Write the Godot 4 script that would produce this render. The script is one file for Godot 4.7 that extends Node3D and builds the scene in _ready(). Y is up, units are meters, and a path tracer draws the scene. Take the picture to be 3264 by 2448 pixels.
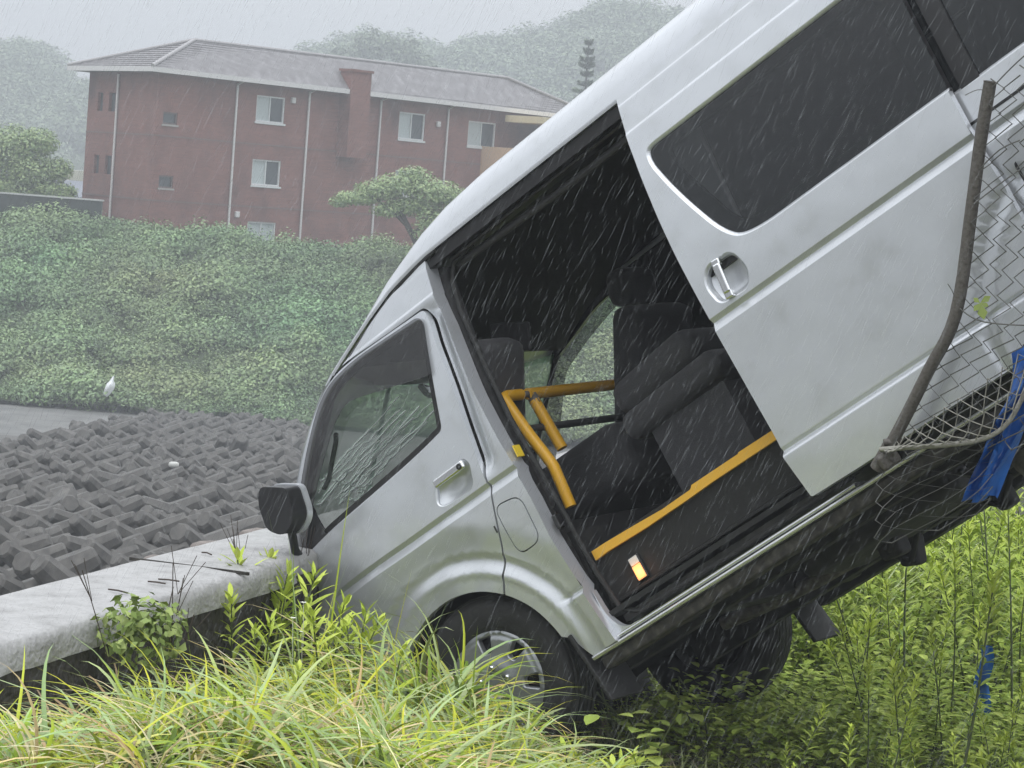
extends Node3D
# A silver van nose down against a sea wall in heavy rain. y is up, metres, the camera looks towards -z.

const EYE := Vector3(0, 2.4, 0)
var rng := RandomNumberGenerator.new()
var taken := {}
var M := {}
var van: Node3D

# ------------------------------------------------------------------ mesh builder
class MB:
	var v := PackedVector3Array()
	var n := PackedVector3Array()
	var t := PackedVector2Array()
	var c := PackedColorArray()
	var tint := Color.WHITE

	func tri(a: Vector3, b: Vector3, d: Vector3, na: Vector3, nb: Vector3, nd: Vector3, ua := Vector2.ZERO, ub := Vector2.ZERO, ud := Vector2.ZERO) -> void:
		var g := (b - a).cross(d - a)
		if g.length_squared() < 1e-16:
			return
		if g.dot(na + nb + nd) > 0.0:
			v.append(a); v.append(d); v.append(b)
			n.append(na); n.append(nd); n.append(nb)
			t.append(ua); t.append(ud); t.append(ub)
		else:
			v.append(a); v.append(b); v.append(d)
			n.append(na); n.append(nb); n.append(nd)
			t.append(ua); t.append(ub); t.append(ud)
		for i in 3:
			c.append(tint)

	func quad(a: Vector3, b: Vector3, d: Vector3, e: Vector3, hint: Vector3) -> void:
		var g := (b - a).cross(d - a).normalized()
		if g.length_squared() < 0.1:
			g = (d - a).cross(e - a).normalized()
		if g.dot(hint) < 0.0:
			g = -g
		tri(a, b, d, g, g, g)
		tri(a, d, e, g, g, g)

	func quad_s(a: Vector3, b: Vector3, d: Vector3, e: Vector3, na: Vector3, nb: Vector3, nd: Vector3, ne: Vector3) -> void:
		tri(a, b, d, na, nb, nd)
		tri(a, d, e, na, nd, ne)

	func sheet(p: Array, hint: Callable, uv := false) -> void:
		# p: rows of PackedVector3Array of equal length; hint(point) gives the rough outward direction
		var rows := p.size()
		var cols: int = p[0].size()
		var nn := []
		for i in rows:
			var line := PackedVector3Array()
			for j in cols:
				var du: Vector3 = p[i][mini(j + 1, cols - 1)] - p[i][maxi(j - 1, 0)]
				var dv: Vector3 = p[mini(i + 1, rows - 1)][j] - p[maxi(i - 1, 0)][j]
				var g := du.cross(dv).normalized()
				if g.dot(hint.call(p[i][j])) < 0.0:
					g = -g
				line.append(g)
			nn.append(line)
		for i in rows - 1:
			for j in cols - 1:
				var u0 := Vector2(float(j) / (cols - 1), float(i) / (rows - 1))
				var du := Vector2(1.0 / (cols - 1), 0)
				var dv := Vector2(0, 1.0 / (rows - 1))
				tri(p[i][j], p[i][j + 1], p[i + 1][j + 1], nn[i][j], nn[i][j + 1], nn[i + 1][j + 1], u0, u0 + du, u0 + du + dv)
				tri(p[i][j], p[i + 1][j + 1], p[i + 1][j], nn[i][j], nn[i + 1][j + 1], nn[i + 1][j], u0, u0 + du + dv, u0 + dv)

	func tube(p: PackedVector3Array, r: Variant, sides := 8, caps := true) -> void:
		var rows := []
		var side := Vector3.ZERO
		for i in p.size():
			var d := (p[mini(i + 1, p.size() - 1)] - p[maxi(i - 1, 0)]).normalized()
			if side == Vector3.ZERO:
				side = d.cross(Vector3.UP if absf(d.y) < 0.9 else Vector3.RIGHT).normalized()
			side = (side - d * side.dot(d)).normalized()
			var up := d.cross(side)
			var ri: float = r if r is float else r[i]
			var ring := PackedVector3Array()
			var nr := PackedVector3Array()
			for k in sides + 1:
				var a := TAU * k / sides
				var o := side * cos(a) + up * sin(a)
				ring.append(p[i] + o * ri)
				nr.append(o)
			rows.append([ring, nr, d])
		for i in rows.size() - 1:
			for k in sides:
				quad_s(rows[i][0][k], rows[i][0][k + 1], rows[i + 1][0][k + 1], rows[i + 1][0][k], rows[i][1][k], rows[i][1][k + 1], rows[i + 1][1][k + 1], rows[i + 1][1][k])
		if caps:
			for e in [0, rows.size() - 1]:
				var nd: Vector3 = rows[e][2] * (-1.0 if e == 0 else 1.0)
				for k in sides:
					tri(p[e], rows[e][0][k], rows[e][0][k + 1], nd, nd, nd)

	func rbox(at: Vector3, size: Vector3, r: float, basis := Basis()) -> void:
		# a box with rounded edges
		var h := size / 2
		r = minf(r, minf(h.x, minf(h.y, h.z)) * 0.98)
		var inner := h - Vector3(r, r, r)
		for ax in 3:
			for sg in [-1.0, 1.0]:
				var u := (ax + 1) % 3
				var w := (ax + 2) % 3
				var ku := [-h[u], -h[u] + r * 0.3, -h[u] + r, h[u] - r, h[u] - r * 0.3, h[u]]
				var kw := [-h[w], -h[w] + r * 0.3, -h[w] + r, h[w] - r, h[w] - r * 0.3, h[w]]
				var g := []
				for i in 6:
					for j in 6:
						var q := Vector3.ZERO
						q[ax] = sg * h[ax]
						q[u] = ku[i]
						q[w] = kw[j]
						var core := q.clamp(-inner, inner)
						var nn := (q - core).normalized()
						g.append([at + basis * (core + nn * r), basis * nn])
				for i in 5:
					for j in 5:
						var a = g[i * 6 + j]; var b = g[i * 6 + j + 1]; var d = g[i * 6 + j + 7]; var e = g[i * 6 + j + 6]
						quad_s(a[0], b[0], d[0], e[0], a[1], b[1], d[1], e[1])

	func box(at: Vector3, size: Vector3, basis := Basis()) -> void:
		var h := size / 2
		for ax in 3:
			for sg in [-1.0, 1.0]:
				var u := (ax + 1) % 3
				var w := (ax + 2) % 3
				var q := []
				for k in [[-1, -1], [1, -1], [1, 1], [-1, 1]]:
					var x := Vector3.ZERO
					x[ax] = sg * h[ax]
					x[u] = k[0] * h[u]
					x[w] = k[1] * h[w]
					q.append(at + basis * x)
				var nn := Vector3.ZERO
				nn[ax] = sg
				quad(q[0], q[1], q[2], q[3], basis * nn)

	func lathe(prof: PackedVector2Array, xf: Transform3D, sides := 32) -> void:
		# prof: (radius, height along the local z axis); outward side is to the right of the way along the profile
		for i in prof.size() - 1:
			var d := (prof[i + 1] - prof[i]).normalized()
			var nn := Vector2(d.y, -d.x)
			var d0 := (prof[i] - prof[maxi(i - 1, 0)]).normalized() if i > 0 else d
			var d1 := (prof[mini(i + 2, prof.size() - 1)] - prof[i + 1]).normalized() if i + 2 < prof.size() else d
			var n0 := nn if d0.dot(d) < 0.5 else (nn + Vector2(d0.y, -d0.x)).normalized()
			var n1 := nn if d1.dot(d) < 0.5 else (nn + Vector2(d1.y, -d1.x)).normalized()
			for k in sides:
				var a := TAU * k / sides
				var b := TAU * (k + 1) / sides
				var f := func(q: Vector2, an: float) -> Vector3: return Vector3(q.x * cos(an), q.x * sin(an), q.y)
				quad_s(xf * f.call(prof[i], a), xf * f.call(prof[i], b), xf * f.call(prof[i + 1], b), xf * f.call(prof[i + 1], a), (xf.basis * f.call(n0, a)).normalized(), (xf.basis * f.call(n0, b)).normalized(), (xf.basis * f.call(n1, b)).normalized(), (xf.basis * f.call(n1, a)).normalized())

	func mesh() -> ArrayMesh:
		var m := ArrayMesh.new()
		if v.is_empty():
			return m
		var arr := []
		arr.resize(Mesh.ARRAY_MAX)
		arr[Mesh.ARRAY_VERTEX] = v
		arr[Mesh.ARRAY_NORMAL] = n
		arr[Mesh.ARRAY_TEX_UV] = t
		arr[Mesh.ARRAY_COLOR] = c
		m.add_surface_from_arrays(Mesh.PRIMITIVE_TRIANGLES, arr)
		return m

# ------------------------------------------------------------------ naming
func numbered(called: String) -> String:
	taken[called] = taken.get(called, -1) + 1
	return called if taken[called] == 0 else "%s_%03d" % [called, taken[called]]

func part(called: String, b: MB, m: Material, parent: Node) -> MeshInstance3D:
	var o := MeshInstance3D.new()
	o.name = called
	o.mesh = b.mesh()
	o.material_override = m
	parent.add_child(o, true)
	return o

func tag(o: Node, label: String, category: String, group := "", kind := "") -> void:
	o.set_meta("label", label)
	o.set_meta("category", category)
	if group:
		o.set_meta("group", group)
	if kind:
		o.set_meta("kind", kind)

func thing(called: String, label: String, category: String, at := Vector3.ZERO, group := "") -> Node3D:
	var o := Node3D.new()
	o.name = numbered(called)
	add_child(o)
	o.position = at
	tag(o, label, category, group)
	return o

func single(called: String, b: MB, m: Material, label: String, category: String, group := "", kind := "") -> MeshInstance3D:
	var o := part(numbered(called), b, m, self)
	tag(o, label, category, group, kind)
	return o

func setting(called: String, b: MB, m: Material, label: String) -> MeshInstance3D:
	var o := part(called, b, m, self)
	o.set_meta("kind", "structure")
	o.set_meta("label", label)
	return o

# ------------------------------------------------------------------ materials
func lin(r: float, g: float, b: float, a := 1.0) -> Color:
	var k := Color(r, g, b).linear_to_srgb()
	k.a = a
	return k

func noise_tex(seed_: int, freq: float, ramp: Array, size := 256, octaves := 4, kind := FastNoiseLite.TYPE_SIMPLEX_SMOOTH) -> NoiseTexture2D:
	var f := FastNoiseLite.new()
	f.seed = seed_
	f.frequency = freq
	f.noise_type = kind
	f.fractal_octaves = octaves
	var x := NoiseTexture2D.new()
	x.noise = f
	x.width = size
	x.height = size
	x.seamless = true
	if ramp:
		var g := Gradient.new()
		g.offsets = PackedFloat32Array(range(ramp.size()).map(func(i): return float(i) / (ramp.size() - 1)))
		g.colors = PackedColorArray(ramp)
		x.color_ramp = g
	return x

func mat(called: String, col: Color, rough := 0.7, metal := 0.0) -> StandardMaterial3D:
	var m := StandardMaterial3D.new()
	m.resource_name = called
	m.albedo_color = col
	m.roughness = rough
	m.metallic = metal
	M[called] = m
	return m

func textured(called: String, tex: Texture2D, scale: float, rough := 0.85, bump: Texture2D = null, bump_cm := 0.0, world := true) -> StandardMaterial3D:
	var m := mat(called, Color.WHITE, rough)
	m.albedo_texture = tex
	m.uv1_triplanar = true
	m.uv1_world_triplanar = world
	m.uv1_scale = Vector3(scale, scale, scale)
	if bump:
		m.heightmap_enabled = true
		m.heightmap_texture = bump
		m.heightmap_scale = bump_cm
	return m

func pane(called: String, col: Color, alpha: float, rough := 0.04) -> StandardMaterial3D:
	var m := mat(called, col, rough)
	m.albedo_color.a = alpha
	m.transparency = BaseMaterial3D.TRANSPARENCY_ALPHA
	return m

func materials() -> void:
	var p := mat("silver_paint", lin(0.60, 0.62, 0.65), 0.30, 0.5)
	p.clearcoat_enabled = true
	p.clearcoat = 0.7
	p.clearcoat_roughness = 0.08
	p.albedo_texture = noise_tex(31, 0.012, [Color(0.93, 0.93, 0.92), Color(0.985, 0.985, 0.985), Color.WHITE, Color.WHITE], 512, 5)
	p.uv1_triplanar = true
	p.uv1_scale = Vector3(0.6, 0.6, 0.6)
	mat("bright_sill", lin(0.6, 0.61, 0.62), 0.22, 0.8)
	textured("dirty_metal", noise_tex(3, 0.03, [lin(0.03, 0.028, 0.025), lin(0.10, 0.09, 0.08), lin(0.2, 0.19, 0.17)]), 3.0, 0.75, null, 0.0, false)
	textured("underbody", noise_tex(4, 0.02, [lin(0.006, 0.006, 0.006), lin(0.014, 0.014, 0.014), lin(0.03, 0.028, 0.025)]), 2.0, 0.8, null, 0.0, false)
	textured("underbody_dirty", noise_tex(9, 0.03, [lin(0.012, 0.011, 0.01), lin(0.03, 0.027, 0.023), lin(0.07, 0.065, 0.055)]), 3.0, 0.75, null, 0.0, false)
	mat("black_plastic", lin(0.012, 0.012, 0.013), 0.45)
	mat("black_rubber", lin(0.014, 0.014, 0.014), 0.75)
	mat("chrome", lin(0.75, 0.76, 0.77), 0.08, 1.0)
	mat("wheel_grey", lin(0.24, 0.25, 0.26), 0.34, 0.5)
	textured("lining", noise_tex(5, 0.05, [lin(0.018, 0.018, 0.019), lin(0.03, 0.03, 0.031)]), 4.0, 0.95, null, 0.0, false)
	textured("trim_grey", noise_tex(6, 0.05, [lin(0.035, 0.035, 0.037), lin(0.05, 0.05, 0.053)]), 4.0, 0.8, null, 0.0, false)
	var s := textured("seat_cloth", noise_tex(7, 0.09, [lin(0.045, 0.045, 0.048), lin(0.08, 0.08, 0.085)]), 6.0, 0.95, noise_tex(8, 0.2, []), 0.05, false)
	s.rim_enabled = true
	s.rim = 0.3
	mat("yellow_rail", lin(0.74, 0.40, 0.025), 0.4)
	mat("yellow_strip", lin(0.72, 0.40, 0.04), 0.6)
	mat("sticker_yellow", lin(0.7, 0.5, 0.03), 0.5)
	mat("tread_black", lin(0.012, 0.012, 0.012), 0.8)
	pane("tinted_glass", lin(0.012, 0.014, 0.016), 0.86)
	pane("screen_glass", lin(0.30, 0.52, 0.37), 0.62)
	pane("clear_glass", lin(0.14, 0.20, 0.15), 0.10)
	pane("visor_smoke", lin(0.03, 0.029, 0.03), 0.72, 0.1)
	mat("glass_crack", lin(0.86, 0.92, 0.88), 0.5)
	mat("lamp_white", lin(0.65, 0.66, 0.64), 0.3)
	var l := mat("lamp_glow", lin(0.9, 0.45, 0.2), 0.3)
	l.emission_enabled = true
	l.emission = lin(1.0, 0.42, 0.14)
	l.emission_energy_multiplier = 0.75
	mat("headlight_lens", lin(0.7, 0.72, 0.74), 0.1, 0.1).clearcoat_enabled = true
# ------------------------------------------------------------------ the van; its own axes: x to the rear, y up, z inwards from the left side
const W := 1.80
const ARCH := Vector2(-0.035, 0.285)
const REAR_ARCH := Vector2(3.09, 0.285)

func V(x: float, y: float, z: float) -> Vector3:
	return Vector3(x, y, -z)

func ss(a: float, b: float, x: float) -> float:
	return smoothstep(a, b, x)

func side_base(x: float, y: float) -> float:
	var z := 0.0
	if y <= 1.0:
		z = 0.02 * pow((1.0 - y) / 0.7, 2.0)
	else:
		z = 0.13 * pow((y - 1.0) / 0.95, 1.7)
	if x < -0.25:
		z += 0.6 * pow(-x - 0.25, 2.2)
	return z

var dents: FastNoiseLite

func side_z(x: float, y: float) -> float:
	if dents == null:
		dents = FastNoiseLite.new()
		dents.seed = 3
		dents.frequency = 1.0
		dents.fractal_octaves = 2
	var z := side_base(x, y)
	# knocks in the sheet metal, deepest round the front wheel
	z += (0.0012 + 0.0045 * ss(0.7, 0.1, x) * ss(1.3, 0.9, y)) * dents.get_noise_2d(x * 3.2, y * 4.0)
	var fade := ss(-0.62, -0.35, x)
	# the belt line: a ledge that faces down over one that faces up
	if y < 1.022 and y > 0.955:
		z += fade * 0.016 * (clampf((1.016 - y) / 0.017, 0, 1) if y > 0.999 else clampf((y - 0.966) / 0.033, 0, 1))
	# the shoulder lines under the roof
	z += 0.006 * ss(1.799, 1.812, y) + 0.004 * ss(1.917, 1.926, y)
	# flared wheel arches
	for arch in [ARCH, REAR_ARCH]:
		var r: float = Vector2(x, y).distance_to(arch)
		if r < 0.77:
			z += 0.012 * pow(ss(0.76, 0.60, r), 2.0) + 0.013 * ss(0.594, 0.568, r) - 0.020 * ss(0.566, 0.50, r) + 0.008 * ss(0.515, 0.48, r)
	# the sill section stands proud
	var low := ss(0.45, 0.57, x)
	z += low * (0.008 * ss(0.462, 0.470, y) * ss(0.486, 0.474, y) - 0.018 * ss(0.472, 0.447, y))
	return z

func bow(pts: Array, step := 7) -> PackedVector2Array:
	# corners given as [x, y, r]; a corner with r > 0 is rounded
	var out := PackedVector2Array()
	var k := pts.size()
	for i in k:
		var q := Vector2(pts[i][0], pts[i][1])
		var r: float = pts[i][2] if pts[i].size() > 2 else 0.0
		if r <= 0.0:
			out.append(q)
			continue
		var a := Vector2(pts[(i + k - 1) % k][0], pts[(i + k - 1) % k][1])
		var b := Vector2(pts[(i + 1) % k][0], pts[(i + 1) % k][1])
		var p0 := q + (a - q).normalized() * minf(r, a.distance_to(q) * 0.48)
		var p1 := q + (b - q).normalized() * minf(r, b.distance_to(q) * 0.48)
		for j in step + 1:
			var u := float(j) / step
			out.append(p0.lerp(q, u).lerp(q.lerp(p1, u), u))
	return out

func arc(c: Vector2, r: float, a0: float, a1: float, k: int) -> Array:
	var out := []
	for i in k + 1:
		var a := deg_to_rad(lerpf(a0, a1, float(i) / k))
		out.append([c.x + r * cos(a), c.y + r * sin(a), 0.0])
	return out

func lines(a: float, b: float, cell: float, extra := []) -> Array:
	var out := []
	var k := maxi(1, ceili((b - a) / cell))
	for i in k + 1:
		out.append(lerpf(a, b, float(i) / k))
	for e in extra:
		if e > a and e < b:
			out.append(e)
	out.sort()
	return out

const CREASES := [1.0175, 1.0145, 1.000, 0.9975, 0.9675, 0.9645, 1.799, 1.803, 1.808, 1.812, 1.917, 1.922, 1.926, 0.486, 0.480, 0.474, 0.470, 0.466, 0.462, 0.455, 0.447]

# A panel cut to an outline with holes, laid on the height field zf, with a turned-in edge. far: on the right side of the van.
func panel(b: MB, poly: PackedVector2Array, holes: Array, zf: Callable, cell: float, depth: float, far := false, chamfer := 0.0, extra := CREASES) -> void:
	var lo := poly[0]
	var hi := poly[0]
	for q in poly:
		lo = lo.min(q)
		hi = hi.max(q)
	var place := func(q: Vector2, d: float) -> Vector3:
		var z: float = zf.call(q.x, q.y) + d
		return V(q.x, q.y, W - z if far else z)
	var turn := func(q: Vector2) -> Vector3:
		var e := 0.0015
		var gx: float = (zf.call(q.x + e, q.y) - zf.call(q.x - e, q.y)) / (2 * e)
		var gy: float = (zf.call(q.x, q.y + e) - zf.call(q.x, q.y - e)) / (2 * e)
		return Vector3(gx, gy, -1.0 if far else 1.0).normalized()
	var xs := lines(lo.x, hi.x, cell)
	var ys := lines(lo.y, hi.y, cell, extra)
	var memo := {}
	for i in xs.size() - 1:
		for j in ys.size() - 1:
			if xs[i + 1] - xs[i] < 1e-5 or ys[j + 1] - ys[j] < 1e-5:
				continue
			var box := PackedVector2Array([Vector2(xs[i], ys[j]), Vector2(xs[i + 1], ys[j]), Vector2(xs[i + 1], ys[j + 1]), Vector2(xs[i], ys[j + 1])])
			var cut: Array = Geometry2D.intersect_polygons(poly, box)
			for h in holes:
				var next := []
				for q in cut:
					next.append_array(Geometry2D.clip_polygons(q, h))
				cut = next
			for q in cut:
				if q.size() < 3 or Geometry2D.is_polygon_clockwise(q) and cut.size() > 1 and false:
					continue
				var ids := Geometry2D.triangulate_polygon(q)
				var pn := []
				for w in q:
					if not memo.has(w):
						memo[w] = [place.call(w, 0.0), turn.call(w)]
					pn.append(memo[w])
				for k in range(0, ids.size(), 3):
					var a = pn[ids[k]]; var d = pn[ids[k + 1]]; var e = pn[ids[k + 2]]
					b.tri(a[0], d[0], e[0], a[1], d[1], e[1], q[ids[k]], q[ids[k + 1]], q[ids[k + 2]])
	rim(b, poly, place, turn, depth, 1.0, 0.0, PackedVector2Array(), holes)
	for h in holes:
		rim(b, h, place, turn, depth, -1.0, chamfer, poly)

func rim(b: MB, poly: PackedVector2Array, place: Callable, turn: Callable, depth: float, out: float, chamfer: float, within := PackedVector2Array(), without := []) -> void:
	var way := out * (-1.0 if Geometry2D.is_polygon_clockwise(poly) else 1.0)
	var k := poly.size()
	for i in k:
		var a := poly[i]
		var d := poly[(i + 1) % k]
		var steps := maxi(1, ceili(a.distance_to(d) / 0.05))
		var nn := Vector2((d - a).y, -(d - a).x).normalized() * way
		var n0 := nn
		var n1 := nn
		var before := (a - poly[(i + k - 1) % k]).normalized()
		var after := (poly[(i + 2) % k] - d).normalized()
		var now := (d - a).normalized()
		if before.dot(now) > 0.8:
			n0 = (nn + Vector2(before.y, -before.x) * way).normalized()
		if after.dot(now) > 0.8:
			n1 = (nn + Vector2(after.y, -after.x) * way).normalized()
		for s in steps:
			var q := a.lerp(d, float(s) / steps)
			var r := a.lerp(d, float(s + 1) / steps)
			if within.size() and not (Geometry2D.is_point_in_polygon(q.lerp(r, 0.5), within)):
				continue
			if without.any(func(h): return Geometry2D.is_point_in_polygon(q.lerp(r, 0.5), h)):
				continue
			var m0 := n0.lerp(n1, float(s) / steps).normalized()
			var m1 := n0.lerp(n1, float(s + 1) / steps).normalized()
			var e0 := Vector3(m0.x, m0.y, 0)
			var e1 := Vector3(m1.x, m1.y, 0)
			if chamfer > 0.0:
				var q2 := q + m0 * chamfer
				var r2 := r + m1 * chamfer
				var f0: Vector3 = turn.call(q)
				var f1: Vector3 = turn.call(r)
				b.quad_s(place.call(q, 0.0), place.call(r, 0.0), place.call(r2, chamfer * 0.9), place.call(q2, chamfer * 0.9), (f0 + e0 * 0.5).normalized(), (f1 + e1 * 0.5).normalized(), (f0 * 0.5 + e0).normalized(), (f1 * 0.5 + e1).normalized())
				b.quad_s(place.call(q2, chamfer * 0.9), place.call(r2, chamfer * 0.9), place.call(r2, depth), place.call(q2, depth), e0, e1, e1, e0)
			else:
				b.quad_s(place.call(q, 0.0), place.call(r, 0.0), place.call(r, depth), place.call(q, depth), e0, e1, e1, e0)

func shifted(off: float) -> Callable:
	return func(x: float, y: float) -> float: return side_z(x, y) + off

func flat(off: float) -> Callable:
	return func(x: float, y: float) -> float: return side_base(x, y) + off

func door_window(grow := 0.0) -> PackedVector2Array:
	var w := bow([[0.442, 1.748, 0.045], [0.331, 1.297, 0.03], [0.18, 1.274, 0.2], [-0.13, 1.249, 0.2], [-0.44, 1.23, 0.15], [-0.60, 1.226, 0.05], [-0.618, 1.292, 0.03], [-0.35, 1.566, 0.2], [-0.165, 1.744, 0.14], [0.02, 1.776, 0.12]])
	if grow != 0.0:
		w = Geometry2D.offset_polygon(w, grow, Geometry2D.JOIN_ROUND)[0]
	return w

func wheel(called: String, at: Vector3, basis: Basis, cover: bool) -> void:
	# basis.z points outwards along the axle
	var t := Transform3D(basis, at)
	var b := MB.new()
	var prof := PackedVector2Array([Vector2(0.20, -0.085), Vector2(0.23, -0.10), Vector2(0.30, -0.103), Vector2(0.332, -0.088)])
	for k in 5:
		var z0 := -0.078 + k * 0.032
		prof.append_array([Vector2(0.343, z0), Vector2(0.345, z0 + 0.024), Vector2(0.336, z0 + 0.025), Vector2(0.336, z0 + 0.031)])
	prof.append_array([Vector2(0.332, 0.088), Vector2(0.30, 0.103), Vector2(0.25, 0.101), Vector2(0.225, 0.094), Vector2(0.205, 0.085), Vector2(0.19, 0.06)])
	for i in prof.size():
		prof[i].y = prof[i].y
	b.lathe(prof, t, 48)
	var tyre := part(called, b, M.black_rubber, van)
	var r := MB.new()
	r.lathe(PackedVector2Array([Vector2(0.19, 0.06), Vector2(0.19, -0.08)]), t, 32)
	r.lathe(PackedVector2Array([Vector2(0.195, 0.015), Vector2(0.12, 0.03), Vector2(0.01, 0.03)]), t, 32)
	part("rim", r, M.underbody, tyre)
	if not cover:
		return
	var c := MB.new()
	var circle := PackedVector2Array()
	for k in 40:
		circle.append(Vector2(cos(TAU * k / 40), sin(TAU * k / 40)) * 0.212)
	var holes := []
	for k in 7:
		var a := TAU * k / 7 + 0.5
		var e := Vector2(cos(a), sin(a))
		var f := Vector2(-e.y, e.x)
		var q := []
		for w in [[0.190, 0.036], [0.190, -0.036], [0.116, -0.022], [0.116, 0.022]]:
			var s: Vector2 = e * w[0] + f * w[1]
			q.append([s.x, s.y, 0.014])
		holes.append(bow(q, 4))
	var dish := func(x: float, y: float) -> float:
		var d := Vector2(x, y).length()
		return -0.098 + 0.018 * ss(0.196, 0.212, d) - 0.012 * ss(0.12, 0.06, d) + 0.012 * ss(0.052, 0.044, d) + 0.008 * ss(0.205, 0.192, d) * ss(0.17, 0.19, d)
	panel(c, circle, holes, dish, 0.012, 0.03, false, 0.006, [])
	for i in c.v.size():
		c.v[i] = t * c.v[i]
		c.n[i] = basis * c.n[i]
	var cov := part("wheel_cover", c, M.wheel_grey, tyre)
	for k in 5:
		var nb := MB.new()
		var a := TAU * k / 5
		nb.lathe(PackedVector2Array([Vector2(0.0105, 0.088), Vector2(0.0105, 0.116), Vector2(0.006, 0.122), Vector2(0.0005, 0.123)]), t * Transform3D(Basis(), Vector3(cos(a), sin(a), 0) * 0.065), 10)
		part("wheel_nut", nb, M.chrome, cov)

func build_van() -> void:
	var X := Vector3(0.63974331, 0.58891733, 0.49386726)
	var U := Vector3(-0.50015178, 0.80688657, -0.31429645)
	var N := Vector3(-0.58358949, -0.04593954, 0.81074834)
	van = thing("van", "silver passenger van tipped nose down against the sea wall with its side door open", "van")
	van.transform = Transform3D(Basis(X, U, N).orthonormalized(), Vector3(0.1704, 0.2311, -9.5684))
	var b: MB

	# --- front passenger door
	b = MB.new()
	var door := [[0.455, 1.770, 0.02], [0.466, 1.715, 0.03], [0.459, 1.618], [0.455, 1.39, 0.1], [0.430, 1.135, 0.1], [0.421, 0.985, 0.03], [0.391, 0.905, 0.05], [0.345, 0.776, 0.1]]
	door.append_array(arc(ARCH, 0.438, 50, 166, 24))
	door.append_array([[-0.56, 0.40], [-0.645, 0.90, 0.1], [-0.668, 1.10, 0.1], [-0.675, 1.26, 0.03], [-0.55, 1.43], [-0.383, 1.585, 0.1], [-0.207, 1.728, 0.1], [-0.095, 1.780, 0.05], [0.02, 1.792, 0.1]])
	var recess := bow([[0.196, 1.140, 0.02], [0.372, 1.156, 0.02], [0.389, 1.12, 0.015], [0.361, 1.026, 0.04], [0.185, 1.034, 0.045], [0.160, 1.062, 0.02]])
	panel(b, bow(door), [door_window(), recess], shifted(0.0), 0.018, 0.03, false, 0.007)
	var fd := part("front_door", b, M.silver_paint, van)
	b = MB.new()
	var rc := func(x: float, y: float) -> float:
		var e := Vector2((x - 0.272) / 0.12, (y - 1.087) / 0.062)
		return side_base(x, y) + 0.004 + 0.03 * ss(1.25, 0.3, e.length())
	panel(b, Geometry2D.offset_polygon(recess, 0.004)[0], [], rc, 0.012, 0.002, false, 0.0, [])
	part("handle_recess", b, M.silver_paint, fd)
	b = MB.new()
	b.rbox(V(0.286, 1.130, -0.008), Vector3(0.172, 0.036, 0.022), 0.010, Basis(Vector3(0, 0, 1), 0.01))
	var fh := part("door_handle", b, M.chrome, fd)
	b = MB.new()
	b.lathe(PackedVector2Array([Vector2(0.012, 0.0), Vector2(0.012, 0.004), Vector2(0.005, 0.005), Vector2(0.004, 0.001)]), Transform3D(Basis(), V(0.352, 1.128, -0.018)), 14)
	part("key_hole", b, M.black_plastic, fh)
	b = MB.new()
	var inner := door_window(-0.032)
	panel(b, door_window(0.01), [inner], flat(0.012), 0.05, 0.012, false, 0.0, [])
	part("window_seal", b, M.black_rubber, fd)
	b = MB.new()
	panel(b, door_window(-0.02), [], flat(0.02), 0.08, 0.004, false, 0.0, [])
	part("door_glass", b, M.clear_glass, fd)
	b = MB.new()
	var vis := PackedVector2Array()
	var cutter := bow([[0.6, 1.50], [0.365, 1.521], [-0.02, 1.638, 0.1], [-0.078, 1.640, 0.03], [-0.158, 1.598], [-0.232, 1.535], [-0.60, 1.215], [-0.62, 1.0], [0.6, 1.0]])
	for q in Geometry2D.clip_polygons(door_window(0.006), cutter):
		vis = q
	panel(b, vis, [], flat(-0.014), 0.06, 0.003, false, 0.0, [])
	part("rain_visor", b, M.visor_smoke, fd)
	# a dark plastic corner ahead of the glass
	b = MB.new()
	for q in Geometry2D.intersect_polygons(door_window(0.004), PackedVector2Array([Vector2(-0.7, 1.1), Vector2(-0.395, 1.1), Vector2(-0.44, 1.33), Vector2(-0.45, 1.50), Vector2(-0.7, 1.5)])):
		panel(b, q, [], flat(0.004), 0.05, 0.01, false, 0.0, [])
	part("corner_trim", b, M.black_plastic, fd)
	b = MB.new()
	b.tube(PackedVector3Array([V(0.215, 0.93, 0.0), V(0.35, 0.93, 0.0)]), 0.002, 4)
	b = MB.new()
	b.rbox(V(0.362, 0.845, 0.002), Vector3(0.008, 0.03, 0.004), 0.002)
	part("door_stop", b, M.black_plastic, fd)

	# --- the panel behind the door, up to the roof
	b = MB.new()
	var pil := [[-0.03, 1.797], [0.02, 1.799, 0.05], [0.25, 1.784, 0.1], [0.462, 1.779, 0.025], [0.475, 1.715, 0.04], [0.467, 1.618], [0.463, 1.39, 0.1], [0.438, 1.135, 0.1], [0.429, 0.982, 0.03], [0.399, 0.903, 0.05], [0.353, 0.774, 0.1]]
	pil.append_array(arc(ARCH, 0.438, 48.6, 10, 12))
	pil.append_array([[0.430, 0.338], [0.488, 0.232], [0.622, 0.232], [0.604, 0.334, 0.05], [0.594, 0.425, 0.05], [0.577, 0.603, 0.1], [0.571, 0.716], [0.574, 0.866], [0.567, 0.983], [0.571, 1.015, 0.02], [0.552, 1.19, 0.1], [0.537, 1.396, 0.1], [0.535, 1.614, 0.1], [0.523, 1.765, 0.1], [0.525, 1.861, 0.05], [0.533, 1.958], [0.349, 1.926, 0.1], [0.185, 1.876, 0.1], [-0.02, 1.801]])
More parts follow.
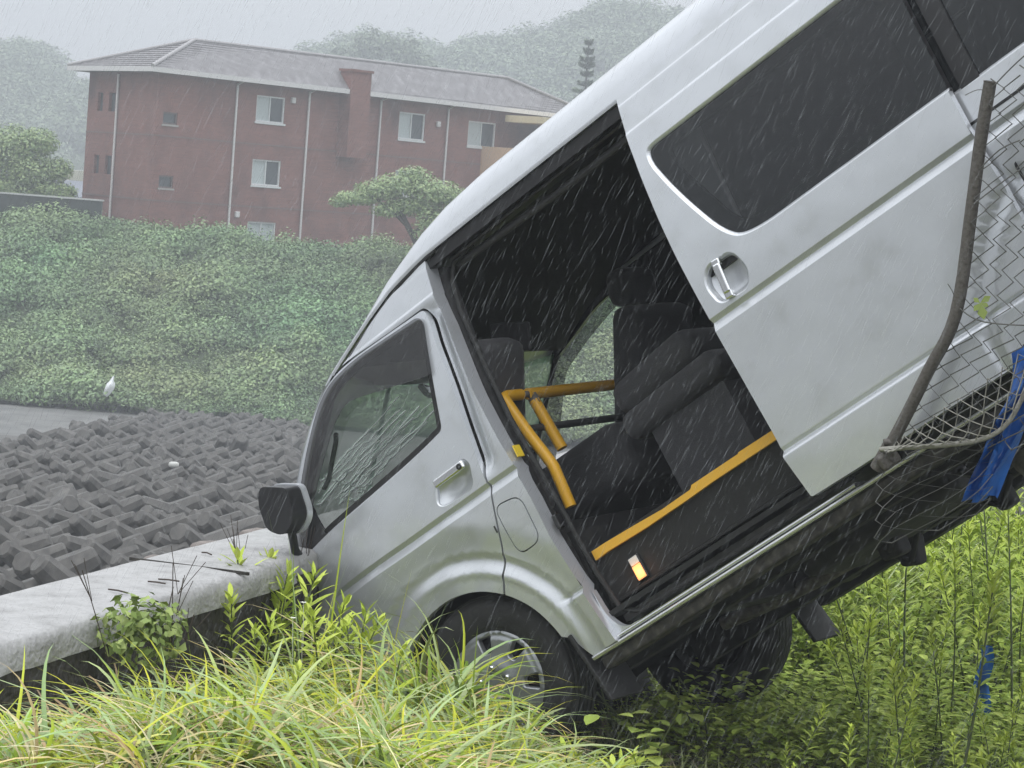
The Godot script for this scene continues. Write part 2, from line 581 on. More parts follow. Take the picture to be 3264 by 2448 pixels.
	var back := bow([[0.0, 1.78], [0.25, 1.77], [0.52, 1.94], [0.53, 1.4], [0.55, 1.0], [0.55, 0.6], [0.40, 0.6], [0.30, 0.80], [0.37, 0.95], [0.40, 1.2], [0.44, 1.5], [0.445, 1.745], [0.02, 1.77]])
	var fr := MB.new()
	panel(fr, back, [], flat(0.055), 0.1, 0.012, false, 0.0, [])
	part("door_frame", fr, M.black_rubber, van)
	var lid := bow([[0.400, 0.925, 0.05], [0.536, 0.905, 0.05], [0.531, 0.708, 0.05], [0.398, 0.708, 0.05]])
	var hollow := func(x: float, y: float) -> float:
		var edge := table([[0.6, 0.25], [0.776, 0.353], [0.905, 0.40], [0.985, 0.43], [1.135, 0.44], [1.39, 0.464], [1.715, 0.474], [1.9, 0.47]], y)
		return side_z(x, y) + 0.040 * ss(0.085, 0.0, x - edge) * ss(1.02, 1.12, y) * ss(1.80, 1.70, y)
	panel(b, bow(pil), [lid], hollow, 0.018, 0.075, false)
	var pp := part("pillar_panel", b, M.silver_paint, van)
	b = MB.new()
	panel(b, Geometry2D.offset_polygon(lid, -0.0045)[0], [], shifted(-0.0005), 0.03, 0.02, false)
	part("fuel_lid", b, M.silver_paint, pp)
	b = MB.new()
	b.rbox(V(0.585, 1.062, 0.052), Vector3(0.006, 0.05, 0.045), 0.002)
	part("warning_sticker", b, M.sticker_yellow, pp)
	b = MB.new()
	b.rbox(V(0.600, 0.745, 0.058), Vector3(0.022, 0.06, 0.04), 0.008)
	part("striker", b, M.black_plastic, pp)

	# --- sliding door, run back along the outside
	b = MB.new()
	var sd := bow([[1.658, 1.957], [1.645, 1.81, 0.05], [1.637, 1.588, 0.1], [1.635, 1.35, 0.1], [1.648, 1.012, 0.02], [1.646, 0.977], [1.655, 0.56, 0.1], [1.651, 0.458, 0.02], [1.673, 0.279, 0.01], [1.9, 0.277], [2.848, 0.285], [2.846, 0.66], [2.846, 1.0], [2.847, 1.185], [2.852, 1.7], [2.852, 1.957]])
	var win := bow([[1.70, 1.712, 0.05], [1.688, 1.648, 0.05], [1.745, 1.475, 0.12], [1.86, 1.222, 0.14], [1.97, 1.181, 0.12], [2.9, 1.183], [2.9, 1.712]])
	var bowl := bow([[1.686, 1.13, 0.04], [1.726, 1.190, 0.035], [1.852, 1.188, 0.045], [1.884, 1.09, 0.035], [1.850, 1.026, 0.035], [1.710, 1.034, 0.035]])
	panel(b, sd, [win, bowl], shifted(-0.055), 0.024, 0.035, false, 0.012)
	var sdo := part("sliding_door", b, M.silver_paint, van)
	b = MB.new()
	var bz := func(x: float, y: float) -> float:
		var e := Vector2((x - 1.783) / 0.105, (y - 1.108) / 0.085)
		var k := pow(pow(absf(e.x), 3.0) + pow(absf(e.y), 3.0), 1.0 / 3.0)
		return side_base(x, y) - 0.050 + 0.044 * (1.0 - pow(minf(k, 1.0), 4.0))
	panel(b, Geometry2D.offset_polygon(bowl, 0.004)[0], [], bz, 0.012, 0.002, false, 0.0, [])
	part("handle_bowl", b, M.silver_paint, sdo)
	b = MB.new()
	var hb := Basis(Vector3(0, 0, 1), -0.10)
	b.rbox(V(1.777, 1.109, -0.068), Vector3(0.034, 0.115, 0.020), 0.009, hb)
	var hd := part("door_handle", b, M.chrome, sdo)
	for k in [[0.062, 0.026], [-0.062, 0.03]]:
		b = MB.new()
		b.rbox(V(1.777, 1.109, -0.060) + hb * Vector3(0, k[0], 0), Vector3(0.036, k[1], 0.026), 0.007, hb)
		part("handle_end", b, M.chrome, hd)
	b = MB.new()
	panel(b, Geometry2D.intersect_polygons(Geometry2D.offset_polygon(win, 0.012)[0], PackedVector2Array([Vector2(1.6, 1.1), Vector2(2.845, 1.1), Vector2(2.845, 1.8), Vector2(1.6, 1.8)]))[0], [], flat(-0.042), 0.1, 0.004, false, 0.0, [])
	part("window_glass", b, M.tinted_glass, sdo)
	b = MB.new()
	panel(b, bow([[1.67, 1.73, 0.03], [1.67, 1.15, 0.03], [2.84, 1.15, 0.03], [2.84, 1.73, 0.03]]), [bow([[1.76, 1.665, 0.05], [1.78, 1.58, 0.08], [1.92, 1.25, 0.1], [2.01, 1.235, 0.05], [2.74, 1.235, 0.05], [2.74, 1.665, 0.05]])], flat(-0.025), 0.1, 0.03, false, 0.0, [])
	part("inner_frame", b, M.black_plastic, sdo)
	b = MB.new()
	panel(b, bow([[1.685, 1.13], [2.83, 1.13], [2.83, 0.31], [1.70, 0.31]]), [], flat(0.02), 0.1, 0.01, false, 0.0, [])
	part("door_lining", b, M.lining, sdo)

	# --- rear quarter behind the sliding door
	b = MB.new()
	var rq := [[1.775, 1.95], [1.775, 0.33], [2.55, 0.30], [2.62, 0.24]]
	rq.append_array(arc(REAR_ARCH, 0.445, 186, 4, 28))
	rq.append_array([[3.60, 0.26], [4.22, 0.34, 0.05], [4.30, 0.6, 0.1], [4.30, 1.15, 0.1], [4.18, 1.95, 0.05]])
	var quarter := bow([[1.90, 1.712, 0.05], [1.90, 1.174, 0.05], [4.02, 1.176, 0.06], [3.98, 1.712, 0.06]])
	panel(b, bow(rq), [quarter], shifted(0.0), 0.04, 0.03, false, 0.012)
	var q3 := part("rear_quarter", b, M.silver_paint, van)
	b = MB.new()
	panel(b, Geometry2D.offset_polygon(quarter, 0.012)[0], [], flat(0.013), 0.12, 0.004, false, 0.0, [])
	part("quarter_glass", b, M.tinted_glass, q3)
	b = MB.new()
	panel(b, bow([[2.868, 1.72], [2.868, 1.168], [2.945, 1.168], [2.945, 1.72]]), [], flat(0.004), 0.08, 0.02, false, 0.0, [])
	part("window_bar", b, M.black_plastic, q3)
	b = MB.new()
	panel(b, bow([[1.80, 1.062], [4.10, 1.062], [4.10, 1.052], [1.80, 1.052]]), [], flat(-0.0015), 0.2, 0.004, false, 0.0, [])
	part("door_track", b, M.black_plastic, q3)
	b = MB.new()
	panel(b, bow([[2.90, 0.86, 0.02], [2.90, 0.66, 0.02], [2.91, 0.655], [2.91, 0.865]]), [], flat(-0.001), 0.2, 0.003, false, 0.0, [])
	part("panel_gap", b, M.black_plastic, q3)

	# --- sill, step well and door frame
	b = MB.new()
	b.tube(PackedVector3Array([V(0.487, 0.223, 0.028), V(2.62, 0.226, 0.028)]), 0.010, 8)
	b.tube(PackedVector3Array([V(0.62, 0.245, 0.040), V(1.80, 0.247, 0.040)]), 0.009, 8)
	b.box(V(1.2, 0.250, 0.085), Vector3(1.2, 0.014, 0.08))
	part("sill_strip", b, M.bright_sill, van)
	b = MB.new()
	b.rbox(V(1.56, 0.190, 0.075), Vector3(2.12, 0.055, 0.07), 0.012)
	part("lower_sill", b, M.underbody_dirty, van)
	b = MB.new()
	var corner := bow([[0.600, 0.45], [0.612, 0.33, 0.04], [0.655, 0.262, 0.04], [0.82, 0.254], [0.82, 0.235], [0.60, 0.235]], 8)
	panel(b, corner, [], func(_x, _y): return 0.05, 0.05, 0.03, false, 0.008, [])
	part("sill_corner", b, M.silver_paint, van)
	b = MB.new()
	b.tube(PackedVector3Array([V(0.72, 1.905, 0.21), V(0.61, 1.885, 0.20), V(0.575, 1.82, 0.185), V(0.566, 1.70, 0.16), V(0.578, 1.45, 0.122), V(0.588, 1.2, 0.098), V(0.610, 0.95, 0.090), V(0.623, 0.7, 0.089), V(0.630, 0.5, 0.092), V(0.650, 0.34, 0.096), V(0.73, 0.292, 0.092), V(1.2, 0.285, 0.092), V(1.78, 0.288, 0.092)]), 0.011, 8)
	part("door_seal", b, M.black_rubber, van)
	b = MB.new()
	var post := PackedVector3Array()
	for y in [0.30, 0.6, 0.9, 1.2, 1.5, 1.75, 1.9]:
		post.append(V(0.525, y, side_base(0.55, y) + 0.115))
	b.tube(post, 0.036, 8)
	b.box(V(1.80, 1.05, 0.14), Vector3(0.06, 1.45, 0.13))
	part("door_post", b, M.lining, van)
	b = MB.new()
	b.box(V(1.18, 1.935, 0.21), Vector3(1.3, 0.05, 0.12))
	b.tube(PackedVector3Array([V(0.62, 1.90, 0.185), V(1.78, 1.902, 0.185)]), 0.010, 6)
	part("top_track", b, M.black_plastic, van)
	b = MB.new()
	b.tube(PackedVector3Array([V(0.60, 1.885, 0.24), V(1.2, 1.862, 0.24), V(1.78, 1.86, 0.24)]), 0.016, 6)
	part("track_cover", b, M.trim_grey, van)
	b = MB.new()
	b.box(V(1.19, 0.49, 0.15), Vector3(1.18, 0.21, 0.03))
	b.box(V(1.19, 0.34, 0.12), Vector3(1.20, 0.02, 0.10))
	b.rbox(V(1.19, 0.375, 0.128), Vector3(1.18, 0.014, 0.012), 0.004)
	var step := part("step_riser", b, M.tread_black, van)
	b = MB.new()
	var edge := bow([[0.632, 0.552], [0.70, 0.556], [0.9, 0.550], [1.12, 0.552], [1.25, 0.556], [1.60, 0.556], [1.60, 0.592], [1.40, 0.594], [1.395, 0.590], [1.16, 0.590], [1.148, 0.578, 0.01], [1.0, 0.575], [0.86, 0.583], [0.70, 0.590], [0.632, 0.590]])
	panel(b, edge, [], func(_x, _y): return 0.118, 0.1, 0.02, false, 0.0, [])
	part("edge_strip", b, M.yellow_strip, step)
	b = MB.new()
	b.rbox(V(0.782, 0.441, 0.130), Vector3(0.056, 0.100, 0.014), 0.006, Basis(Vector3(0, 0, 1), 0.03))
	var lamp := part("step_lamp", b, M.black_plastic, step)
	b = MB.new()
	b.rbox(V(0.782, 0.426, 0.124), Vector3(0.042, 0.058, 0.008), 0.003, Basis(Vector3(0, 0, 1), 0.03))
	part("lamp_glow", b, M.lamp_glow, lamp)
	b = MB.new()
	b.rbox(V(0.781, 0.472, 0.124), Vector3(0.042, 0.03, 0.008), 0.003, Basis(Vector3(0, 0, 1), 0.03))
	part("lamp_lens", b, M.lamp_white, lamp)
	var li := OmniLight3D.new()
	li.name = "step_lamp_light"
	li.light_color = Color(1, 0.66, 0.4)
	li.light_energy = 0.004
	li.light_size = 0.02
	li.shadow_enabled = true
	li.omni_range = 3.0
	li.omni_attenuation = 2.0
	li.position = V(0.782, 0.426, 0.108)
	van.add_child(li)

	# --- roof, windscreen and nose
	roof()
	nose()

	# --- right side
	b = MB.new()
	var far := [[-0.60, 0.40], [-0.675, 1.26], [-0.383, 1.585], [-0.095, 1.785], [0.185, 1.876], [0.40, 1.945], [4.18, 1.95], [4.30, 1.15], [4.22, 0.34], [3.60, 0.26]]
	far.append_array(arc(REAR_ARCH, 0.445, 4, 176, 20))
	far.append_array([[2.6, 0.24], [0.49, 0.24]])
	far.append_array(arc(ARCH, 0.438, 10, 166, 20))
	var rw := bow([[0.455, 1.872, 0.045], [0.331, 1.297, 0.03], [0.18, 1.274, 0.2], [-0.13, 1.249, 0.2], [-0.44, 1.23, 0.15], [-0.60, 1.226, 0.05], [-0.618, 1.292, 0.03], [-0.35, 1.60, 0.2], [-0.20, 1.757, 0.10], [0.06, 1.822, 0.10], [0.24, 1.872, 0.1]])
	var fq := bow([[0.85, 1.712, 0.05], [0.85, 1.18, 0.05], [4.02, 1.18, 0.05], [3.98, 1.712, 0.05]])
	panel(b, bow(far), [rw, fq], flat(0.0), 0.08, 0.04, true, 0.0, [])
	var rs := part("right_side", b, M.silver_paint, van)
	b = MB.new()
	panel(b, fq, [], flat(0.015), 0.2, 0.004, true, 0.0, [])
	part("quarter_glass", b, M.tinted_glass, rs)
	b = MB.new()
	panel(b, Geometry2D.offset_polygon(rw, 0.008)[0], [], flat(0.015), 0.1, 0.004, true, 0.0, [])
	part("door_glass", b, M.clear_glass, rs)
	b = MB.new()
	for q in Geometry2D.clip_polygons(Geometry2D.offset_polygon(rw, 0.006)[0], bow([[0.6, 1.77], [0.28, 1.82], [0.06, 1.775, 0.1], [-0.13, 1.715, 0.05], [-0.27, 1.57], [-0.61, 1.215], [-0.62, 1.0], [0.6, 1.0]])):
		panel(b, q, [], flat(-0.012), 0.1, 0.003, true, 0.0, [])
	part("rain_visor", b, M.visor_smoke, rs)
	b = MB.new()
	panel(b, bow([[-0.10, 1.80], [0.06, 1.845], [0.3, 1.91], [4.1, 1.93], [4.1, 0.3], [0.46, 0.3], [0.46, 0.65], [-0.6, 0.65], [-0.64, 1.2]]), [Geometry2D.offset_polygon(fq, -0.03)[0], Geometry2D.offset_polygon(rw, -0.012)[0]], flat(0.05), 0.2, 0.01, true, 0.0, [])
	part("side_lining", b, M.lining, rs)
	interior()
	underside()
	# --- wheels: the front pair turned slightly, the far one seen below the floor
	var hubs := [["wheel", V(0.0, 0.345, 0.145), 0.10, true, 1.0], ["wheel", V(0.0, 0.350, 1.66), 0.10, false, -1.0], ["wheel", V(3.09, 0.30, 0.145), 0.0, true, 1.0], ["wheel", V(3.09, 0.30, 1.66), 0.0, false, -1.0]]
	for h in hubs:
		var bs := Basis(Vector3.UP, h[2])
		if h[4] < 0:
			bs = bs * Basis(Vector3.UP, PI)
		wheel(h[0], h[1], bs, h[3])

func drip(x: float) -> float:
	var k := [[-0.09, 1.775], [-0.043, 1.797], [0.185, 1.885], [0.349, 1.937], [0.533, 1.964], [0.8, 1.966], [5.0, 1.966]]
	return table(k, x)

func table(k: Array, x: float) -> float:
	if x <= k[0][0]:
		return k[0][1]
	for i in k.size() - 1:
		if x <= k[i + 1][0]:
			return lerpf(k[i][1], k[i + 1][1], (x - k[i][0]) / (k[i + 1][0] - k[i][0]))
	return k[-1][1]

func roof() -> void:
	var b := MB.new()
	var sec := [[-0.004, 0.139], [0.006, 0.1355], [0.012, 0.139], [0.055, 0.148], [0.105, 0.168], [0.14, 0.20], [0.165, 0.255], [0.19, 0.34], [0.215, 0.5], [0.232, 0.7], [0.238, 0.9]]
	var grow := [[-0.09, 0.05], [-0.05, 0.10], [0.064, 0.19], [0.211, 0.33], [0.378, 0.52], [0.533, 0.72], [0.70, 0.92], [0.9, 1.0], [5, 1.0]]
	var xs := [-0.09, -0.07, -0.05, 0.0, 0.06, 0.13, 0.2, 0.27, 0.34, 0.41, 0.48, 0.55, 0.62, 0.7, 0.8, 0.9, 1.2, 1.6, 2.0, 2.6, 3.2, 3.9, 4.1, 4.18]
	var rows := []
	for x in xs:
		var row := PackedVector3Array()
		var k := table(grow, x)
		for j in sec.size() * 2 - 1:
			var left: bool = j < sec.size()
			var q: Array = sec[j] if left else sec[sec.size() * 2 - 2 - j]
			var y: float = drip(x) + q[0] * (k if q[0] > 0.012 else 1.0)
			var z: float = q[1]
			z += side_base(x, drip(x)) - 0.134
			var u := 1.0 - z / 0.9
			var xx: float = x - 0.16 * (1.0 - u * u) * clampf((0.7 - x) / 0.7, 0, 1)
			if x > 4.05:
				y -= 0.06 * (x - 4.05) / 0.13
			row.append(V(xx, y, z if left else W - z))
		rows.append(row)
	b.sheet(rows, func(p): return p - V(p.x, 1.4, 0.9))
	part("roof", b, M.silver_paint, van)
	b = MB.new()
	var g := PackedVector3Array()
	for x in [-0.08, 0.0, 0.1, 0.2, 0.3, 0.4, 0.5, 0.6]:
		g.append(V(x, drip(x) - 0.010, side_base(x, drip(x)) + 0.012))
	b.tube(g, 0.009, 6)
	part("roof_groove", b, M.black_rubber, van)
	b = MB.new()
	rows = []
	for x in [-0.02, 0.2, 0.45, 0.7, 1.2, 2.0, 3.0, 4.1]:
		var row := PackedVector3Array()
		for j in 9:
			var u := -1.0 + j / 4.0
			row.append(V(x, drip(x) - 0.03 + 0.12 * (1 - u * u) * table(grow, x), 0.9 + u * 0.71))
		rows.append(row)
	b.sheet(rows, func(_p): return Vector3.DOWN)
	part("ceiling_lining", b, M.lining, van)

func screen_point(u: float, v: float) -> Vector3:
	# u from -1 (left) to 1, v from the base up
	var x := lerpf(-0.735, -0.085, v) - 0.17 * (1.0 - u * u)
	var y := lerpf(1.205, 1.795, v) + 0.012 * sin(v * PI)
	var z := 0.9 + u * lerpf(0.80, 0.765, v)
	return V(x, y, z)

func nose() -> void:
	var b := MB.new()
	var rows := []
	for i in 9:
		var row := PackedVector3Array()
		for j in 17:
			row.append(screen_point(-1.0 + j / 8.0, i / 8.0))
		rows.append(row)
	b.sheet(rows, func(_p): return Vector3(-1, 0.6, 0))
	var ws := part("windscreen", b, M.screen_glass, van)
	# cracks running across the screen from its lower left corner
	rng.seed = 77
	for k in 26:
		b = MB.new()
		var u0 := rng.randf_range(-0.92, -0.35)
		var v0 := 0.40 + rng.randf_range(-0.06, 0.10)
		var way := Vector2(1.0, rng.randf_range(0.62, 0.85)).normalized()
		var len := rng.randf_range(0.35, 0.95)
		if k > 20:
			way = Vector2(1.0, rng.randf_range(-0.2, 0.3)).normalized()
			len = 0.3
		var pts := PackedVector3Array()
		for s in 15:
			var q := Vector2(u0, v0) + way * len * s / 14.0 + Vector2(rng.randf_range(-1, 1), rng.randf_range(-1, 1)) * 0.011
			if q.y > 0.97 or q.x > 0.95:
				break
			pts.append(screen_point(q.x, q.y) + Vector3(0.004, -0.003, 0))
		if pts.size() > 2:
			b.tube(pts, rng.randf_range(0.0016, 0.0040), 4, false)
			part("crack", b, M.glass_crack, ws)
	b = MB.new()
	for s in [-1.0, 1.0]:
		var ed := PackedVector3Array()
		for i in 9:
			ed.append(screen_point(s * 0.99, i / 8.0) + Vector3(0, 0, 0.012 * -s))
		b.tube(ed, 0.014, 6)
	part("screen_seal", b, M.black_rubber, ws)
	# pillars between screen and doors
	for s in [-1.0, 1.0]:
		b = MB.new()
		rows = []
		for i in 13:
			var v := i / 12.0
			var g := screen_point(s, v)
			var dx := lerpf(-0.672, -0.09, v)
			var dy := table([[-0.675, 1.262], [-0.55, 1.432], [-0.383, 1.587], [-0.207, 1.730], [-0.095, 1.782]], dx)
			var dz := side_base(dx, dy)
			var e := V(dx - 0.003, dy + 0.004, dz if s < 0 else W - dz)
			var mid := (g + e) * 0.5 + Vector3(-0.012, 0.010, 0.008 * -s)
			rows.append(PackedVector3Array([e + Vector3(0.01, -0.006, 0.02 * s), e, e.lerp(mid, 0.5) + Vector3(-0.004, 0.004, 0.004 * -s), mid, mid.lerp(g, 0.5), g]))
		b.sheet(rows, func(_p): return Vector3(-0.6, 0.5, -0.6 * s))
		part("windscreen_pillar", b, M.silver_paint, van)
	# the nose below the screen
	b = MB.new()
	rows = []
	var prof := [[-0.735, 1.205, 0.80], [-0.80, 1.13, 0.82], [-0.86, 1.02, 0.85], [-0.895, 0.90, 0.865], [-0.90, 0.80, 0.87], [-0.91, 0.74, 0.875], [-0.94, 0.70, 0.88], [-0.945, 0.55, 0.88], [-0.93, 0.42, 0.875], [-0.88, 0.34, 0.86]]
	for q in prof:
		var row := PackedVector3Array()
		for j in 33:
			var u := -1.0 + j / 16.0
			row.append(V(q[0] - 0.10 * (1 - u * u) + 0.30 * pow(absf(u), 7.0), q[1], 0.9 + u * q[2]))
		rows.append(row)
	b.sheet(rows, func(_p): return Vector3(-1, 0.2, 0))
	part("front_panel", b, M.silver_paint, van)
	for s in [-1.0, 1.0]:
		b = MB.new()
		rows = []
		for i in 6:
			var row := PackedVector3Array()
			for j in 9:
				var u: float = s * lerpf(0.62, 1.005, j / 8.0)
				var y := lerpf(0.90 + 0.12 * absf(u), 0.82, i / 5.0)
				var x := table([[0.74, -0.91], [0.80, -0.90], [0.90, -0.895], [1.02, -0.86], [1.13, -0.80]], y)
				row.append(V(x - 0.10 * (1 - u * u) + 0.30 * pow(absf(u), 7.0) - 0.012, y, 0.9 + u * 0.872))
			rows.append(row)
		b.sheet(rows, func(_p): return Vector3(-1, 0.2, 0))
		part("headlight", b, M.headlight_lens, van)
	b = MB.new()
	b.rbox(V(-1.015, 0.82, 0.9), Vector3(0.03, 0.10, 0.9), 0.01)
	part("grille", b, M.black_plastic, van)
	b = MB.new()
	b.rbox(V(-1.045, 0.52, 0.9), Vector3(0.03, 0.10, 1.0), 0.01)
	part("bumper_vent", b, M.black_plastic, van)
	# wipers, one stopped upright
	for w in [[-0.27, 0.36, -0.32, 0.985], [0.45, 0.03, -0.05, 0.05]]:
		b = MB.new()
		var pts := PackedVector3Array()
		for i in 8:
			pts.append(screen_point(lerpf(w[0], w[2], i / 7.0), lerpf(w[1], w[3], i / 7.0)) + Vector3(-0.02, 0.02, 0))
		b.tube(pts, 0.009, 6)
		part("wiper", b, M.black_plastic, van)
	# the left mirror
	b = MB.new()
	var mz := func(x: float, y: float) -> float: return -0.20
	var mo := bow([[-0.445, 1.495, 0.03], [-0.325, 1.425, 0.02], [-0.345, 1.30, 0.05], [-0.44, 1.265, 0.04], [-0.505, 1.33, 0.03], [-0.49, 1.44, 0.04]])
	panel(b, mo, [], mz, 0.2, 0.09, false, 0.0, [])
	var mr := part("wing_mirror", b, M.black_plastic, van)
	b = MB.new()
	panel(b, Geometry2D.offset_polygon(mo, 0.006)[0], [], func(_x, _y): return -0.115, 0.2, 0.03, false, 0.0, [])
	part("mirror_housing", b, M.silver_paint, mr)
	b = MB.new()
	b.tube(PackedVector3Array([V(-0.43, 1.29, -0.15), V(-0.50, 1.22, -0.10), V(-0.60, 1.18, 0.05)]), 0.018, 8)
	b.tube(PackedVector3Array([V(-0.40, 1.45, -0.14), V(-0.47, 1.46, -0.05), V(-0.56, 1.42, 0.07)]), 0.013, 8)
	part("mirror_arm", b, M.black_plastic, mr)
	# dashboard and steering wheel
	b = MB.new()
	b.rbox(V(-0.63, 1.13, 0.9), Vector3(0.40, 0.36, 1.52), 0.08)
	part("dashboard", b, M.lining, van)
	b = MB.new()
	var ring := PackedVector3Array()
	for i in 25:
		var a := TAU * i / 24
		ring.append(V(-0.30 + 0.11 * sin(a), 1.27 + 0.15 * sin(a) * 0.8, 1.32 + 0.19 * cos(a)))
	b.tube(ring, 0.014, 8, false)
	b.tube(PackedVector3Array([V(-0.30, 1.27, 1.13), V(-0.30, 1.27, 1.51)]), 0.014, 6)
	b.tube(PackedVector3Array([V(-0.30, 1.27, 1.32), V(-0.52, 1.12, 1.32)]), 0.03, 8)
	part("steering_wheel", b, M.black_plastic, van)
	b = MB.new()
	b.tube(PackedVector3Array([V(-0.26, 1.60, 0.16), V(-0.30, 1.585, 0.19), V(-0.36, 1.535, 0.195), V(-0.41, 1.475, 0.185), V(-0.43, 1.44, 0.15)]), 0.011, 8)
	part("grab_handle", b, M.black_plastic, van)

func interior() -> void:
	var b := MB.new()
	b.box(V(2.4, 0.575, 0.9), Vector3(3.6, 0.03, 1.46))
	b.box(V(0.0, 0.78, 0.9), Vector3(0.9, 0.03, 1.5))
	b.box(V(0.47, 0.68, 0.9), Vector3(0.03, 0.2, 1.5))
	part("cabin_floor", b, M.tread_black, van)
	b = MB.new()
	b.box(V(4.12, 1.2, 0.9), Vector3(0.06, 1.6, 1.55))
	part("tailgate", b, M.silver_paint, van)
	# front seats
	for s in [[1.32, 0.48, 0.0], [0.41, 0.30, -0.21]]:
		b = MB.new()
		var wide: float = 0.74 if s[0] > 1.0 else 0.36
		b.rbox(V(0.16 + s[2], 1.04, s[0] - (0.12 if s[0] > 1.0 else 0.0)), Vector3(0.74, 0.28, wide), 0.08)
		var st := part("front_seat", b, M.seat_cloth, van)
		b = MB.new()
		b.rbox(V(0.535 + s[2], 1.36, s[0]), Vector3(0.15, 0.58, s[1]), 0.06, Basis(Vector3(0, 0, 1), -0.54))
		part("backrest", b, M.seat_cloth, st)
		if s[0] > 1.0:
			b = MB.new()
			b.rbox(V(0.63, 1.725, s[0]), Vector3(0.12, 0.17, 0.27), 0.055, Basis(Vector3(0, 0, 1), -0.35))
			part("headrest", b, M.seat_cloth, st)
	# a grey bench seat with its back folded forward
	b = MB.new()
	b.rbox(V(0.90, 1.075, 0.95), Vector3(0.54, 0.13, 0.50), 0.055, Basis(Vector3(0, 0, 1), 0.05))
	var bench := part("folded_seat", b, M.seat_cloth, van)
	b = MB.new()
	b.rbox(V(0.86, 1.20, 0.95), Vector3(0.46, 0.16, 0.46), 0.07, Basis(Vector3(0, 0, 1), 0.10))
	part("backrest", b, M.seat_cloth, bench)
	b = MB.new()
	b.box(V(0.93, 0.80, 0.95), Vector3(0.40, 0.42, 0.40))
	part("seat_base", b, M.seat_cloth, bench)
	for x in [1.75, 2.55, 3.35]:
		b = MB.new()
		b.rbox(V(x, 0.98, 1.0), Vector3(0.46, 0.16, 1.1), 0.06)
		var s2 := part("rear_seat", b, M.seat_cloth, van)
		b = MB.new()
		b.rbox(V(x + 0.30, 1.28, 1.0), Vector3(0.14, 0.62, 1.1), 0.06, Basis(Vector3(0, 0, 1), -0.2))
		part("backrest", b, M.seat_cloth, s2)
	# yellow rails of the entrance
	b = MB.new()
	b.tube(curve([V(0.520, 0.825, 0.30), V(0.530, 0.96, 0.30), V(0.526, 1.02, 0.305), V(0.490, 1.17, 0.31), V(0.458, 1.32, 0.32), V(0.448, 1.352, 0.335), V(0.445, 1.362, 0.37), V(0.444, 1.362, 0.455)], 4), 0.0235, 12)
	var rail := part("entrance_rail", b, M.yellow_rail, van)
	b = MB.new()
	b.tube(PackedVector3Array([V(0.444, 1.362, 0.50), V(0.444, 1.362, 1.52)]), 0.0235, 12)
	part("cross_rail", b, M.yellow_rail, rail)
	b = MB.new()
	b.tube(PackedVector3Array([V(0.444, 1.362, 0.452), V(0.444, 1.362, 0.505)]), 0.013, 10)
	b.tube(PackedVector3Array([V(0.444, 1.36, 0.52), V(0.447, 1.31, 0.525)]), 0.023, 10)
	part("rail_joint", b, M.dirty_metal, rail)
	b = MB.new()
	b.tube(PackedVector3Array([V(0.445, 1.33, 0.523), V(0.455, 1.10, 0.53)]), 0.0235, 12)
	part("rail_post", b, M.yellow_rail, rail)
	b = MB.new()
	b.tube(PackedVector3Array([V(0.43, 1.215, 0.42), V(0.43, 1.215, 1.50)]), 0.016, 8)
	part("grey_bar", b, M.trim_grey, van)
	# lamp on the ceiling, mirror on the screen
	b = MB.new()
	b.rbox(V(0.30, 1.62, 0.75), Vector3(0.075, 0.05, 0.02), 0.006, Basis(Vector3(0, 0, 1), -0.6))
	part("sun_visor_label", b, M.lamp_white, van)
	b = MB.new()
	b.rbox(V(0.32, 1.69, 0.77), Vector3(0.20, 0.12, 0.02), 0.01, Basis(Vector3(0, 0, 1), -0.5))
	part("sun_visor", b, M.trim_grey, van)
	b = MB.new()
	b.rbox(V(-0.25, 1.735, 0.90), Vector3(0.03, 0.065, 0.24), 0.012, Basis(Vector3(0, 0, 1), 0.25) * Basis(Vector3.UP, 0.3))
	b.tube(PackedVector3Array([V(-0.25, 1.76, 0.90), V(-0.22, 1.80, 0.90)]), 0.008, 6)
	var rv := part("rear_view_mirror", b, M.black_plastic, van)
	b = MB.new()
	b.rbox(V(-0.233, 1.732, 0.895), Vector3(0.006, 0.05, 0.21), 0.002, Basis(Vector3(0, 0, 1), 0.25) * Basis(Vector3.UP, 0.3))
	part("mirror_glass", b, M.chrome, rv)

func curve(p: Array, k := 6) -> PackedVector3Array:
	var out := PackedVector3Array()
	for i in p.size() - 1:
		var a: Vector3 = p[maxi(i - 1, 0)]
		var b: Vector3 = p[i]
		var c: Vector3 = p[i + 1]
		var d: Vector3 = p[mini(i + 2, p.size() - 1)]
		for j in k:
			out.append(b.cubic_interpolate(c, a, d, float(j) / k))
	out.append(p[-1])
	return out

